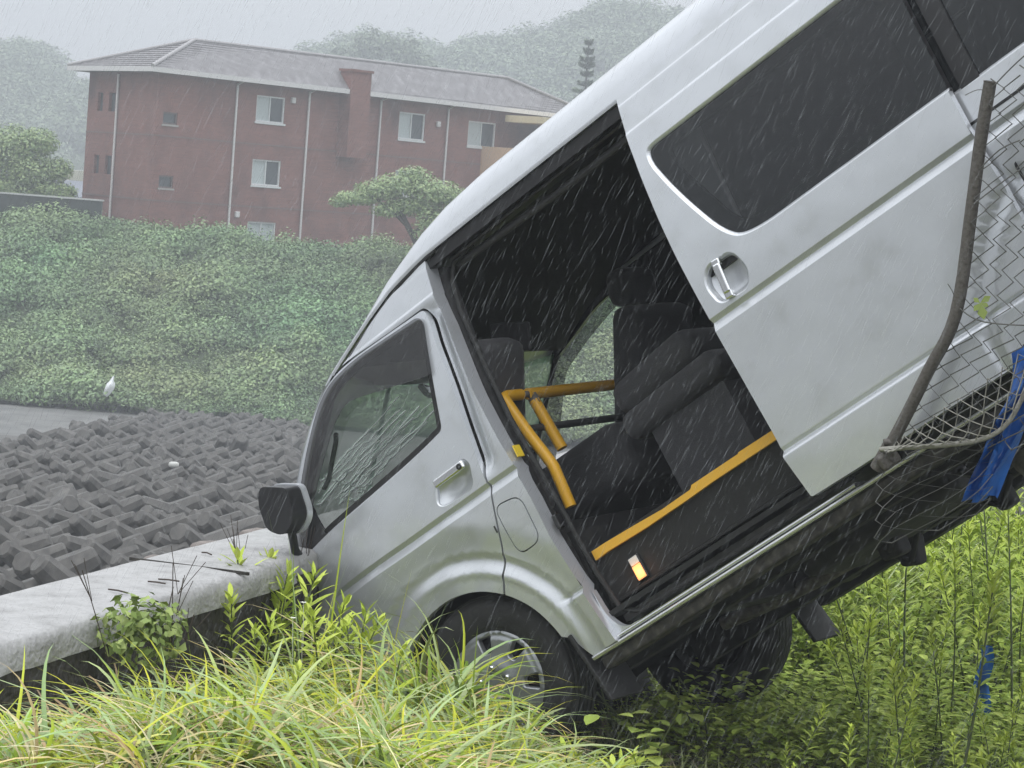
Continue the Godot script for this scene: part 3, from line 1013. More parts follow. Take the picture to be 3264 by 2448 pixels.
func underside() -> void:
	var b := MB.new()
	b.box(V(2.40, 0.30, 0.9), Vector3(3.5, 0.03, 1.62))
	b.box(V(-0.2, 0.70, 0.9), Vector3(1.2, 0.03, 1.0))
	b.box(V(0.55, 0.5, 0.9), Vector3(0.04, 0.42, 1.5))
	b.box(V(-0.72, 0.52, 0.9), Vector3(0.04, 0.36, 1.5))
	b.rbox(V(1.6, 0.22, 1.73), Vector3(2.2, 0.07, 0.08), 0.015)
	part("floor_pan", b, M.underbody, van)
	for z in [0.42, 1.38]:
		b = MB.new()
		b.rbox(V(2.0, 0.235, z), Vector3(3.9, 0.11, 0.07), 0.01)
		part("frame_rail", b, M.underbody, van)
	for x in [0.75, 1.3, 1.95, 2.6]:
		b = MB.new()
		b.rbox(V(x, 0.245, 0.9), Vector3(0.07, 0.08, 1.5), 0.01)
		part("cross_member", b, M.underbody, van)
	b = MB.new()
	b.rbox(V(1.55, 0.20, 0.72), Vector3(0.75, 0.16, 0.46), 0.05)
	part("fuel_tank", b, M.underbody, van)
	b = MB.new()
	b.tube(curve([V(0.4, 0.25, 1.1), V(0.9, 0.2, 1.12), V(1.6, 0.2, 1.12), V(2.4, 0.22, 1.1), V(3.4, 0.25, 1.15)], 4), 0.03, 8)
	b.tube(PackedVector3Array([V(1.9, 0.19, 1.12), V(2.35, 0.2, 1.1)]), 0.08, 12)
	part("exhaust_pipe", b, M.dirty_metal, van)
	b = MB.new()
	b.tube(PackedVector3Array([V(0, 0.345, 0.2), V(0.02, 0.36, 0.55), V(0.02, 0.36, 1.25), V(0, 0.35, 1.6)]), 0.035, 8)
	b.rbox(V(0.02, 0.38, 0.9), Vector3(0.30, 0.12, 0.7), 0.03)
	part("front_axle", b, M.underbody, van)
	b = MB.new()
	b.tube(PackedVector3Array([V(3.09, 0.30, 0.2), V(3.09, 0.30, 1.6)]), 0.05, 8)
	part("rear_axle", b, M.underbody, van)
	for q in [[1.45, 0.14, 0.75, 0.10], [1.62, 0.16, 1.45, 0.08], [1.2, 0.15, 1.35, 0.09], [2.05, 0.15, 0.5, 0.08]]:
		b = MB.new()
		b.rbox(V(q[0], q[1], q[2]), Vector3(q[3] * 1.6, q[3], q[3]), 0.02, Basis(Vector3(0, 0, 1), q[0]))
		b.tube(PackedVector3Array([V(q[0] - 0.1, q[1] + 0.02, q[2]), V(q[0], q[1] - 0.05, q[2] - 0.05), V(q[0] + 0.12, q[1] + 0.04, q[2] - 0.1)]), 0.014, 6)
		part("hanger_bracket", b, M.underbody, van)
	# wheel housings and mud flaps
	for q in [[ARCH.x, 0.0, 0.46, 0.03, 0.62], [ARCH.x, 0.0, 0.46, 1.2, 1.75], [3.09, 0.0, 0.46, 0.05, 0.6], [3.09, 0.0, 0.46, 1.2, 1.75]]:
		b = MB.new()
		var rows := []
		for i in 17:
			var a := deg_to_rad(lerpf(-8, 188, i / 16.0))
			rows.append(PackedVector3Array([V(q[0] + 0.455 * cos(a), 0.285 + 0.455 * sin(a), q[3]), V(q[0] + 0.45 * cos(a), 0.285 + 0.45 * sin(a), q[4])]))
		var cc := V(q[0], 0.285, 0.5)
		b.sheet(rows, func(p): return Vector3(cc.x - p.x, cc.y - p.y, 0))
		var zi: float = q[4] if q[3] < 0.5 else q[3]
		for i in 16:
			b.quad(V(q[0], 0.285, zi), rows[i][1] * Vector3(1, 1, 0) + Vector3(0, 0, -zi), rows[i + 1][1] * Vector3(1, 1, 0) + Vector3(0, 0, -zi), V(q[0], 0.285, zi), Vector3(0, 0, 1 if q[3] < 0.5 else -1))
		part("wheel_housing", b, M.underbody, van)
	for z in [0.13, 1.67]:
		b = MB.new()
		b.rbox(V(0.455, 0.20, z), Vector3(0.018, 0.30, 0.22), 0.006, Basis(Vector3(0, 0, 1), 0.15))
		part("mud_flap", b, M.black_rubber, van)
# ------------------------------------------------------------------ the place
const WALL0 := Vector3(-1.52, 0, -7.70)
const WALL_WAY := Vector3(0.30, 0, -0.954)
const WALL_RIGHT := Vector3(0.954, 0, 0.30)
var bumps := FastNoiseLite.new()

func ground_y(x: float, z: float) -> float:
	var d := -z
	var y := 0.12 + clampf((9.6 - d) * 0.12, 0.0, 0.9)
	y += 0.05 * bumps.get_noise_2d(x * 30, z * 30) + 0.015 * bumps.get_noise_2d(x * 160, z * 160)
	return y - 0.05 * maxf(0.0, d - 15.0)

func along(t: float, s: float, y := 0.0) -> Vector3:
	return WALL0 + WALL_WAY * t + WALL_RIGHT * s + Vector3(0, y, 0)

func place_ground() -> void:
	bumps.seed = 5
	bumps.frequency = 0.02
	bumps.fractal_octaves = 3
	var soil := textured("soil", noise_tex(11, 0.02, [lin(0.02, 0.018, 0.012), lin(0.05, 0.045, 0.025), lin(0.05, 0.065, 0.02), lin(0.09, 0.085, 0.045)], 512), 0.8, 0.95, noise_tex(12, 0.06, []), 3.0)
	var b := MB.new()
	var rows := []
	for i in 131:
		var row := PackedVector3Array()
		for j in 51:
			var q := along(lerpf(-34, 27, i / 130.0), lerpf(-0.3, 16, pow(j / 50.0, 1.3)))
			q.y = ground_y(q.x, q.z)
			row.append(q)
		rows.append(row)
	b.sheet(rows, func(_p): return Vector3.UP)
	setting("ground", b, soil, "dark overgrown soil between the road and the sea wall")
	# the flat shore far below, out to the horizon
	var mud := textured("mud", noise_tex(13, 0.008, [lin(0.085, 0.085, 0.083), lin(0.13, 0.128, 0.123), lin(0.17, 0.167, 0.16)], 512, 6), 0.11, 0.6, noise_tex(14, 0.05, []), 4.0)
	b = MB.new()
	rows = []
	for z in [40.0, -20.0, -50.0, -80.0, -110.0, -160.0, -260.0, -420.0, -620.0]:
		rows.append(PackedVector3Array(range(9).map(func(k): return Vector3(-420.0 + k * 105.0, -6.9, z))))
	b.sheet(rows, func(_p): return Vector3.UP)
	setting("beach", b, mud, "flat wet grey shore below the sea wall")
	sea_wall()
	blocks()
	bank()
	hills()

func sea_wall() -> void:
	var top := textured("wall_concrete", noise_tex(15, 0.012, [lin(0.23, 0.225, 0.22), lin(0.31, 0.305, 0.30), lin(0.35, 0.345, 0.34), lin(0.385, 0.38, 0.375), lin(0.30, 0.295, 0.285)], 512, 6), 1.1, 0.55, noise_tex(16, 0.05, [], 512), 0.8)
	var dark := textured("wall_mossy", noise_tex(17, 0.03, [lin(0.012, 0.011, 0.009), lin(0.03, 0.027, 0.022), lin(0.055, 0.05, 0.045), lin(0.03, 0.035, 0.018)], 512, 6), 1.2, 0.9, noise_tex(18, 0.06, []), 1.5)
	var t := thing("sea_wall", "pale weathered concrete sea wall with a dark stained face behind the grass", "wall")
	var b := MB.new()
	var rows := []
	var nz := FastNoiseLite.new()
	nz.seed = 9
	nz.frequency = 1.4
	var prof := [[0.0, -0.10], [-0.004, -0.045], [-0.02, -0.012], [-0.05, 0.0], [-0.2, 0.004], [-0.45, 0.0], [-0.485, -0.012], [-0.5, -0.05]]
	for i in 241:
		var row := PackedVector3Array()
		for q in prof:
			var k := lerpf(-6, 24, i / 240.0)
			var p := along(k, q[0], 0.9 + q[1])
			var rough := nz.get_noise_3d(p.x * 2, p.y * 6, p.z * 2) * 0.02
			if q[0] > -0.1:
				p += WALL_RIGHT * (rough + minf(0.0, nz.get_noise_2d(k * 3.1, 4)) * 0.05) + Vector3(0, rough * 0.6, 0)
			row.append(p + Vector3(0, nz.get_noise_2d(p.x * 3, p.z * 3) * 0.004, 0))
		rows.append(row)
	b.sheet(rows, func(p): return Vector3(0, 1, 0) + WALL_RIGHT * (0.6 if (p - WALL0).dot(WALL_RIGHT) > -0.2 else -0.6))
	part("wall_top", b, top, t)
	b = MB.new()
	rows = []
	for i in 121:
		var k := lerpf(-6, 24, i / 120.0)
		var row := PackedVector3Array()
		for j in 7:
			var y := lerpf(0.83, -0.6, j / 6.0)
			row.append(along(k, -0.012 + nz.get_noise_2d(k * 3, y * 4 + 20) * 0.018, y))
		rows.append(row)
	b.sheet(rows, func(_p): return WALL_RIGHT)
	part("wall_face", b, dark, t)
	b = MB.new()
	b.quad(along(-6, -0.49, 0.86), along(24, -0.49, 0.86), along(24, -1.4, -6.9), along(-6, -1.4, -6.9), -WALL_RIGHT)
	part("seaward_face", b, dark, t)
	# a joint across the top and bits lying on it
	b = MB.new()
	rng.seed = 4
	b.box(along(1.93, -0.25, 0.899), Vector3(0.012, 0.012, 0.5), Basis(Vector3.UP, atan2(WALL_RIGHT.x, WALL_RIGHT.z)))
	part("joint", b, dark, t)
	var twig := mat("wet_twig", lin(0.05, 0.035, 0.025), 0.7)
	for q in [[0.05, -0.20, 0.07], [0.32, -0.22, 0.08], [1.15, -0.16, 0.09], [1.42, -0.14, 0.07], [1.5, -0.13, 0.08], [2.2, -0.3, 0.06]]:
		b = MB.new()
		var c: Vector3 = along(q[0], q[1], 0.912)
		var e: Vector3 = (WALL_RIGHT * rng.randf_range(0.6, 1) + WALL_WAY * rng.randf_range(-0.5, 0.2)).normalized() * q[2] * 0.5
		b.tube(PackedVector3Array([c - e, c + Vector3(0, 0.003, rng.randf_range(-0.01, 0.01)), c + e]), 0.0032, 5)
		single("twig", b, twig, "small dark wet twig lying on the pale top of the sea wall", "twig", "twigs on the sea wall")
	var stone := textured("rubble_stone", noise_tex(19, 0.03, [lin(0.12, 0.10, 0.09), lin(0.25, 0.22, 0.2)]), 2.0)
	for q in [[2.95, -0.82, 0.78, 0.26], [3.5, -0.75, 0.8, 0.22], [4.0, -0.7, 0.82, 0.2], [2.5, -0.72, 0.76, 0.18]]:
		b = MB.new()
		b.rbox(along(q[0], q[1], q[2] - 0.13), Vector3(q[3] * 0.9, 0.14, q[3] * 2.4), 0.05, Basis(Vector3.UP, 0.3 + q[0]))
		var d: Array = []
		single("ledge_stone", b, stone, "brownish flat stone on the ledge behind the sea wall", "stone", "stones on the ledge behind the sea wall")

func block_y(d: float) -> float:
	return lerpf(-3.55, -6.75, clampf((d - 36.0) / 56.0, -0.25, 1.1))

func tetrapod() -> ArrayMesh:
	var b := MB.new()
	var dirs := [Vector3(-0.50, 0.50, 0.70), Vector3(0.22, -0.85, 0.50), Vector3(0.85, 0.45, -0.25), Vector3(-0.45, -0.15, -0.9)]
	for d in dirs:
		var e: Vector3 = d.normalized()
		var u: Vector3 = e.cross(Vector3.UP if absf(e.y) < 0.9 else Vector3.RIGHT).normalized()
		var w := u.cross(e)
		var ring := func(k: int, at: float, r: float) -> Vector3: return e * at + (u * cos(TAU * (k + 0.5) / 8) + w * sin(TAU * (k + 0.5) / 8)) * r
		for k in 8:
			var out: Vector3 = u * cos(TAU * (k + 1.0) / 8) + w * sin(TAU * (k + 1.0) / 8)
			b.quad(ring.call(k, 0.0, 0.36), ring.call(k + 1, 0.0, 0.36), ring.call(k + 1, 0.94, 0.255), ring.call(k, 0.94, 0.255), out)
			b.quad(ring.call(k, 0.94, 0.255), ring.call(k + 1, 0.94, 0.255), ring.call(k + 1, 1.0, 0.20), ring.call(k, 1.0, 0.20), out + e)
			b.tri(e * 1.0, ring.call(k, 1.0, 0.20), ring.call(k + 1, 1.0, 0.20), e, e, e)
	return b.mesh()

func blocks() -> void:
	var conc := textured("block_concrete", noise_tex(21, 0.02, [lin(0.04, 0.038, 0.035), lin(0.09, 0.085, 0.078), lin(0.145, 0.136, 0.123)], 512, 5), 0.5, 0.75)
	var b := MB.new()
	var rows := []
	for i in 61:
		var row := PackedVector3Array()
		for j in 31:
			var d := lerpf(24, 98, i / 60.0)
			row.append(Vector3(lerpf(-0.215 * d, 6.0, j / 30.0), block_y(d) - 0.55, -d))
		rows.append(row)
	b.sheet(rows, func(_p): return Vector3.UP)
	setting("block_bed", b, conc, "dark rubble under the wave blocks")
	var me := tetrapod()
	rng.seed = 12
	var spots := []
	for i in 40:
		for j in range(-30, 40):
			var d0 := 33.0 + i * 1.6
			var q := Vector3(-0.145 * d0 + j * 0.70 + (0.35 if i % 2 else 0.0), 0, -d0)
			# the rows swing away from the shore towards the right
			q.z -= 0.9 * pow(maxf(0.0, q.x / d0 + 0.135) * d0, 1.35)
			var d := -q.z
			if q.x < -0.209 * d or q.x > -0.075 * d or d > 95.0:
				continue
			if d > 64.0 + (q.x / d * 5475 + 1106) * 0.085:
				continue
			var s := 0.54 * (1.35 if rng.randf() < 0.10 else 1.0) * rng.randf_range(0.9, 1.08)
			var odd := rng.randf() < 0.18
			var bs := Basis(Vector3.UP, -0.12 + rng.randf_range(-0.3, 0.3) + (rng.randf_range(-1.6, 1.6) if odd else 0.0)) * Basis(Vector3(1, 0, 0), rng.randf_range(-0.25, 0.25))
			q += Vector3(rng.randf_range(-0.09, 0.09), block_y(d) + rng.randf_range(-0.14, 0.16) + 0.16 * sin(i * 2.1) * float(i % 3 == 0), rng.randf_range(-0.1, 0.1))
			spots.append([d, Transform3D(bs.scaled(Vector3.ONE * s), q)])
	spots.sort_custom(func(a, c): return a[0] < c[0])
	var proto := MeshInstance3D.new()
	proto.mesh = me
	proto.material_override = conc
	var rest := []
	for i in spots.size():
		if i >= 300:
			rest.append(spots[i][1])
			continue
		var o: MeshInstance3D = proto if i == 0 else proto.duplicate()
		o.name = numbered("wave_block")
		add_child(o)
		tag(o, "grey concrete wave block with four stubby legs, in the nearer rows below the sea wall", "wave block", "wave blocks below the sea wall")
		o.transform = spots[i][1]
	if rest.size():
		scatter("far_wave_blocks", me, conc, rest, [], "hundreds of small grey wave blocks in the farther rows towards the green bank", "wave blocks")
	b = MB.new()
	b.rbox(Vector3(-7.75, block_y(59.0) + 0.42, -59.0), Vector3(0.24, 0.13, 0.2), 0.06)
	single("pale_stone", b, mat("pale_stone", lin(0.5, 0.5, 0.47), 0.8), "small pale rounded stone lying on top of the grey wave blocks", "stone")

func clump(seed_: int, count: int, radius: Vector3, size: float, cols: Array, up := 0.4, shell := 0.5) -> ArrayMesh:
	# loose leaves through an ellipsoid
	rng.seed = seed_
	var b := MB.new()
	for k in count:
		var q := Vector3(rng.randfn(), rng.randfn(), rng.randfn()).normalized() * pow(rng.randf(), shell)
		var at := q * radius
		var n := (q + Vector3(rng.randf_range(-0.8, 0.8), up + rng.randf_range(-0.5, 0.8), rng.randf_range(-0.8, 0.8))).normalized()
		var s := n.cross(Vector3(rng.randfn(), rng.randfn(), rng.randfn())).normalized() * size * rng.randf_range(0.6, 1.3)
		var w := n.cross(s) * rng.randf_range(0.4, 0.7)
		b.tint = cols[rng.randi() % cols.size()]
		var mid := at + n * size * 0.15
		var nn := (n + s.normalized() * 0.3).normalized()
		b.tri(at - s, mid + w, at + s, n, nn, nn)
		b.tri(at - s, at + s, mid - w, n, nn, nn)
	return b.mesh()

func leafy(called: String, rough := 0.6, back := 0.35) -> StandardMaterial3D:
	var m := mat(called, Color.WHITE, rough)
	m.vertex_color_use_as_albedo = true
	m.cull_mode = BaseMaterial3D.CULL_DISABLED
	m.backlight_enabled = true
	m.backlight = Color(back, back, back * 0.6)
	return m

func scatter(called: String, me: Mesh, m: Material, at: Array, tints: Array, label: String, category: String, parent: Node = null, kind := "stuff") -> MultiMeshInstance3D:
	var mm := MultiMesh.new()
	mm.transform_format = MultiMesh.TRANSFORM_3D
	mm.use_colors = tints.size() > 0
	mm.mesh = me
	mm.instance_count = at.size()
	for i in at.size():
		mm.set_instance_transform(i, at[i])
		if tints.size():
			mm.set_instance_color(i, tints[i])
	var o := MultiMeshInstance3D.new()
	o.name = called if parent else numbered(called)
	o.multimesh = mm
	o.material_override = m
	(parent if parent else self).add_child(o, true)
	if parent == null:
		tag(o, label, category, "", kind)
	elif kind:
		o.set_meta("kind", kind)
	return o

func bank_y(x: float, d: float) -> float:
	var foot := -6.55 + 0.012 * x * 0.0
	return lerpf(foot, -0.6, ss(96.0, 112.5, d) * 0.35 + 0.65 * clampf((d - 96.5) / 15.5, 0, 1)) + 0.35 * bumps.get_noise_2d(x * 8, d * 8)

func bank() -> void:
	var b := MB.new()
	var rows := []
	for i in 40:
		var row := PackedVector3Array()
		for j in 121:
			var d := lerpf(95.5, 160, pow(i / 39.0, 2.0))
			var x := lerpf(-45, 40, j / 120.0)
			row.append(Vector3(x, bank_y(x, d) - 0.1, -d))
		rows.append(row)
	b.sheet(rows, func(_p): return Vector3.UP)
	var green := textured("bank_green", noise_tex(22, 0.02, [lin(0.02, 0.03, 0.012), lin(0.04, 0.06, 0.02), lin(0.06, 0.085, 0.03)], 512), 0.25, 0.9)
	setting("grassy_bank", b, green, "green bank rising from the shore to the brick building")
	var leaf := leafy("creeper_leaf", 0.55)
	var kinds := [clump(41, 300, Vector3(0.8, 0.34, 0.7), 0.062, [lin(0.032, 0.078, 0.018), lin(0.050, 0.108, 0.025), lin(0.022, 0.048, 0.014)], 0.7, 0.35), clump(42, 220, Vector3(0.42, 0.6, 0.42), 0.06, [lin(0.038, 0.088, 0.02), lin(0.062, 0.125, 0.028)], 0.7, 0.4)]
	for k in 2:
		rng.seed = 100 + k
		var at := []
		var cols := []
		for i in [3000, 1700][k]:
			var d := 95.8 + 17.5 * rng.randf()
			var x := lerpf(-0.215 * d, 13.0, rng.randf())
			var patch := bumps.get_noise_2d(x * 14 + 300, d * 14)
			if patch < -0.28 and rng.randf() < 0.6:
				continue
			var s := rng.randf_range(0.55, 1.3) + patch * 0.6
			at.append(Transform3D(Basis(Vector3.UP, rng.randf() * TAU).scaled(Vector3(s, s * rng.randf_range(0.8, 1.3), s)), Vector3(x, bank_y(x, d) + 0.12 * s + patch * 0.35, -d)))
			var g := 0.62 + 0.34 * rng.randf() + patch * 0.35
			cols.append(Color(g * (1.0 + 0.35 * bumps.get_noise_2d(x * 5, d * 5 + 90)), g, g * 0.95))
		scatter("bank_creeper" if k == 0 else "bank_weeds", kinds[k], leaf, at, cols, ["low green creeper covering the bank under the brick building", "taller leafy weeds scattered over the green bank"][k], ["creeper", "weeds"][k])
	# a white bag caught at the foot of the bank
	b = MB.new()
	rows = []
	for i in 9:
		var row := PackedVector3Array()
		for j in 11:
			var a := TAU * j / 10
			var k := i / 8.0
			var r := (0.30 * sin(PI * (0.12 + k * 0.83)) + 0.05 * sin(a * 3 + k * 5)) * (1.0 if k < 0.7 else 0.6)
			row.append(Vector3(r * cos(a) * 0.8 + k * 0.35, k * 1.1, r * sin(a)))
		rows.append(row)
	b.sheet(rows, func(p): return Vector3(p.x - p.y * 0.3, 0.1, p.z))
	var bag := single("plastic_bag", b, mat("white_plastic", lin(0.75, 0.77, 0.78), 0.35), "white plastic bag caught in the grass at the foot of the bank", "bag")
	bag.position = Vector3(-15.3, -6.3, -95.6)
	bag.scale = Vector3.ONE * 0.72

func hill_y(x: float, z: float) -> float:
	var mid := table([[-60, 8], [-40, 16], [-35, 19], [-29, 21], [-20, 20], [-14, 21.0], [-7, 22.5], [1, 23.5], [6, 27], [12, 29.5], [21, 28], [33, 25], [60, 17], [100, 10]], x / 1.08) * 1.09 + 0.6
	var left := table([[-150, 12], [-96, 13.5], [-84, 16], [-79, 13.5], [-74, 10.5], [-66, 9.5], [-55, 8]], x / 1.08) * 1.09 + 0.6
	return maxf(mid, left)

func hills() -> void:
	var b := MB.new()
	var rows := []
	for i in 25:
		var row := PackedVector3Array()
		for j in 81:
			var x := lerpf(-165, 120, j / 80.0)
			var k := i / 24.0
			var up := sin(minf(k * 1.3, 1.0) * PI / 2)
			row.append(Vector3(x, lerpf(-3.0, hill_y(x, 0), up) - (k - 0.77) * 30.0 * float(k > 0.77), lerpf(-345, -490, k)))
		rows.append(row)
	b.sheet(rows, func(_p): return Vector3.UP)
	setting("hill", b, M.bank_green, "wooded hill fading into the rain behind the brick building")
	var leaf := leafy("far_leaf", 0.8, 0.2)
	var cols := [lin(0.03, 0.05, 0.02), lin(0.05, 0.075, 0.03), lin(0.022, 0.036, 0.016)]
	var kinds := [clump(51, 1300, Vector3(4.2, 3.0, 4.2), 0.30, cols, 0.5, 0.35), clump(52, 1100, Vector3(3.0, 3.9, 3.0), 0.30, cols, 0.5, 0.35)]
	for k in 2:
		rng.seed = 200 + k
		var at := []
		for i in [620, 420][k]:
			var q := pow(rng.randf(), 0.7)
			var x := rng.randf_range(-110, 70)
			if x > -66 and x < -49:
				continue
			var up := sin(minf(q * 0.80 * 1.3, 1.0) * PI / 2)
			var s := rng.randf_range(0.75, 1.3) * (0.9 if k == 0 else 1.0)
			at.append(Transform3D(Basis(Vector3.UP, rng.randf() * TAU).scaled(Vector3(s, s * rng.randf_range(0.75, 1.1), s)), Vector3(x, lerpf(-3.0, hill_y(x, 0), up) + 2.4 * s, lerpf(-345, -490, q * 0.80))))
		scatter("forest", kinds[k], leaf, at, [], ["rounded broadleaf forest covering the hazy hill", "upright broadleaf forest mixed over the hazy hill"][k], "forest")

func tree(called: String, label: String, category: String, at: Vector3, trunk: Array, radii: Array, lumps: Array, size: float, cols: Array, seed_: int, per := 900.0) -> void:
	var t := thing(called, label, category, at)
	var b := MB.new()
	for i in trunk.size():
		b.tube(curve(trunk[i], 4), radii_of(radii[i], (trunk[i].size() - 1) * 4 + 1), 8)
	part("trunk", b, M.bark, t)
	b = MB.new()
	rng.seed = seed_
	for l in lumps:
		var count := int(per * l[3].x * l[3].z)
		for k in count:
			var q := Vector3(rng.randfn(), rng.randfn(), rng.randfn()).normalized() * pow(rng.randf(), 0.42)
			var p: Vector3 = Vector3(l[0], l[1], l[2]) + q * l[3] * (1.0 + 0.25 * bumps.get_noise_3d(q.x * 90 + l[0] * 30, q.y * 90, q.z * 90))
			var n := (q + Vector3(rng.randf_range(-0.8, 0.8), 0.5 + rng.randf_range(-0.5, 0.8), rng.randf_range(-0.8, 0.8))).normalized()
			var s := n.cross(Vector3(rng.randfn(), rng.randfn(), rng.randfn())).normalized() * size * rng.randf_range(0.6, 1.3)
			var w := n.cross(s) * rng.randf_range(0.35, 0.6)
			b.tint = cols[rng.randi() % cols.size()]
			b.tri(p - s, p + w, p + s, n, n, n)
			b.tri(p - s, p + s, p - w, n, n, n)
	part("crown", b, M.tree_leaf, t)

func radii_of(r: Array, k: int) -> Array:
	var out := []
	for i in k:
		out.append(lerpf(r[0], r[1], float(i) / (k - 1)))
	return out

func trees() -> void:
	textured("bark", noise_tex(23, 0.03, [lin(0.03, 0.025, 0.02), lin(0.08, 0.065, 0.05)]), 1.0, 0.9)
	leafy("tree_leaf", 0.55, 0.3)
	var g := [lin(0.03, 0.065, 0.014), lin(0.055, 0.10, 0.02), lin(0.09, 0.145, 0.03)]
	tree("spreading_tree", "flat topped spreading green tree leaning in front of the brick building", "tree", Vector3(-4.3, -0.6, -108),
		[[Vector3(0, 0, 0), Vector3(-0.15, 0.6, 0), Vector3(-0.75, 1.6, 0.1), Vector3(-1.3, 2.5, 0)], [Vector3(-0.6, 1.35, 0.1), Vector3(-1.6, 2.2, 0.3), Vector3(-2.6, 2.7, 0.2)], [Vector3(-0.4, 1.0, 0), Vector3(0.3, 2.0, -0.3), Vector3(0.9, 2.8, 0)]], [[0.17, 0.09], [0.08, 0.03], [0.09, 0.03]],
		[[-2.9, 2.45, 0.2, Vector3(1.0, 0.32, 1.0)], [-2.0, 2.85, 0.1, Vector3(1.1, 0.42, 1.1)], [-1.1, 3.15, 0, Vector3(1.2, 0.5, 1.2)], [-0.5, 3.6, 0, Vector3(0.8, 0.4, 0.8)], [0.3, 3.0, 0.2, Vector3(1.3, 0.6, 1.2)], [1.5, 2.75, 0, Vector3(1.2, 0.5, 1.1)], [2.3, 2.4, 0, Vector3(0.9, 0.4, 0.9)], [-0.6, 2.3, -0.3, Vector3(1.5, 0.45, 1.2)], [0.7, 1.9, 0.3, Vector3(1.2, 0.6, 0.9)], [0.3, 1.3, 0.4, Vector3(0.8, 0.6, 0.7)], [-3.6, 2.2, 0.1, Vector3(0.5, 0.22, 0.5)], [-1.6, 2.0, 0.4, Vector3(0.7, 0.3, 0.6)]], 0.07, g, 61, 1500.0)
	tree("round_tree", "dark rounded leafy tree left of the brick building", "tree", Vector3(-23.6, -0.7, -118),
		[[Vector3(0, 0, 0), Vector3(0.1, 1.2, 0), Vector3(0, 2.6, 0.1)], [Vector3(0.05, 1.1, 0), Vector3(1.0, 2.0, 0.1), Vector3(1.7, 2.4, 0)]], [[0.2, 0.1], [0.09, 0.03]],
		[[-0.3, 3.7, 0, Vector3(1.5, 1.0, 1.4)], [0.9, 3.95, 0.1, Vector3(0.95, 0.7, 0.9)], [-1.4, 3.1, 0, Vector3(1.3, 1.1, 1.3)], [0.4, 2.6, 0, Vector3(1.4, 0.9, 1.3)], [1.8, 2.75, 0.1, Vector3(0.8, 0.6, 0.8)], [1.5, 1.75, 0, Vector3(1.3, 0.55, 1.0)], [2.15, 1.75, 0.2, Vector3(0.7, 0.35, 0.6)], [-0.6, 1.6, 0, Vector3(1.6, 0.7, 1.3)], [2.1, 0.75, 0.2, Vector3(0.55, 0.35, 0.5)]], 0.08, g, 62, 2200.0)
	tree("ridge_tree", "big dark tree with gaps in its crown on the ridge behind the brick roof", "tree", Vector3(-21.0, 7.0, -330),
		[[Vector3(0, 0, 0), Vector3(0.3, 3, 0), Vector3(0, 8, 0)], [Vector3(0.2, 4, 0), Vector3(-2.5, 7, 0), Vector3(-4, 9, 0)], [Vector3(0.2, 4, 0), Vector3(2.5, 7, 0), Vector3(3.6, 9, 0)]], [[0.5, 0.2], [0.25, 0.1], [0.25, 0.1]],
		[[-3.4, 11.5, 0, Vector3(2.9, 2.0, 2)], [0, 13.6, 0, Vector3(3.2, 2.0, 2)], [4.2, 13.0, 0, Vector3(2.4, 2.0, 2)], [-6.4, 9.2, 0, Vector3(2.3, 1.4, 2)], [3.2, 9.5, 0, Vector3(2.9, 2.0, 2)], [-2.0, 7.6, 0, Vector3(3.0, 1.6, 2)], [6.6, 11.4, 0, Vector3(1.7, 1.5, 2)], [-8.4, 7.8, 0, Vector3(1.4, 0.8, 2)]], 0.26, [lin(0.02, 0.032, 0.014), lin(0.03, 0.045, 0.018)], 63, 330.0)
	# a tiered conifer
	var t := thing("conifer", "tall narrow conifer with tiered branches beyond the brick building", "tree", Vector3(3.95, 2.0, -200))
	var b := MB.new()
	b.tube(PackedVector3Array([Vector3(0, 0, 0), Vector3(0.05, 7, 0), Vector3(0, 13.1, 0)]), [0.22, 0.13, 0.03], 8)
	part("trunk", b, M.bark, t)
	b = MB.new()
	rng.seed = 64
	for k in 17:
		var y := 2.5 + k * 0.64 + rng.randf_range(-0.12, 0.12)
		var r := 1.75 * pow(1.0 - k / 18.0, 0.75) * rng.randf_range(0.7, 1.15)
		for i in 10:
			var a := TAU * i / 9 + k * 0.7 + rng.randf_range(-0.2, 0.2)
			var e := Vector3(cos(a), rng.randf_range(0.0, 0.35), sin(a)) * rng.randf_range(0.75, 1.1)
			for s in 14:
				var q := float(s + 1) / 14
				var p := Vector3(0, y, 0) + e * r * q + Vector3(0, -0.25 * q * q * r + 0.2 * q * q * q, 0)
				for j in 9:
					b.tint = [lin(0.018, 0.032, 0.016), lin(0.03, 0.048, 0.022)][rng.randi() % 2]
					var w := Vector3(-e.z, 0.3, e.x) * rng.randf_range(-0.26, 0.26) + Vector3(0, rng.randf_range(-0.10, 0.22), 0)
					var n := (Vector3.UP + w).normalized()
					b.tri(p, p + w + e * 0.10, p + w * 0.8 - e * 0.09, n, n, n)
	part("crown", b, M.tree_leaf, t)

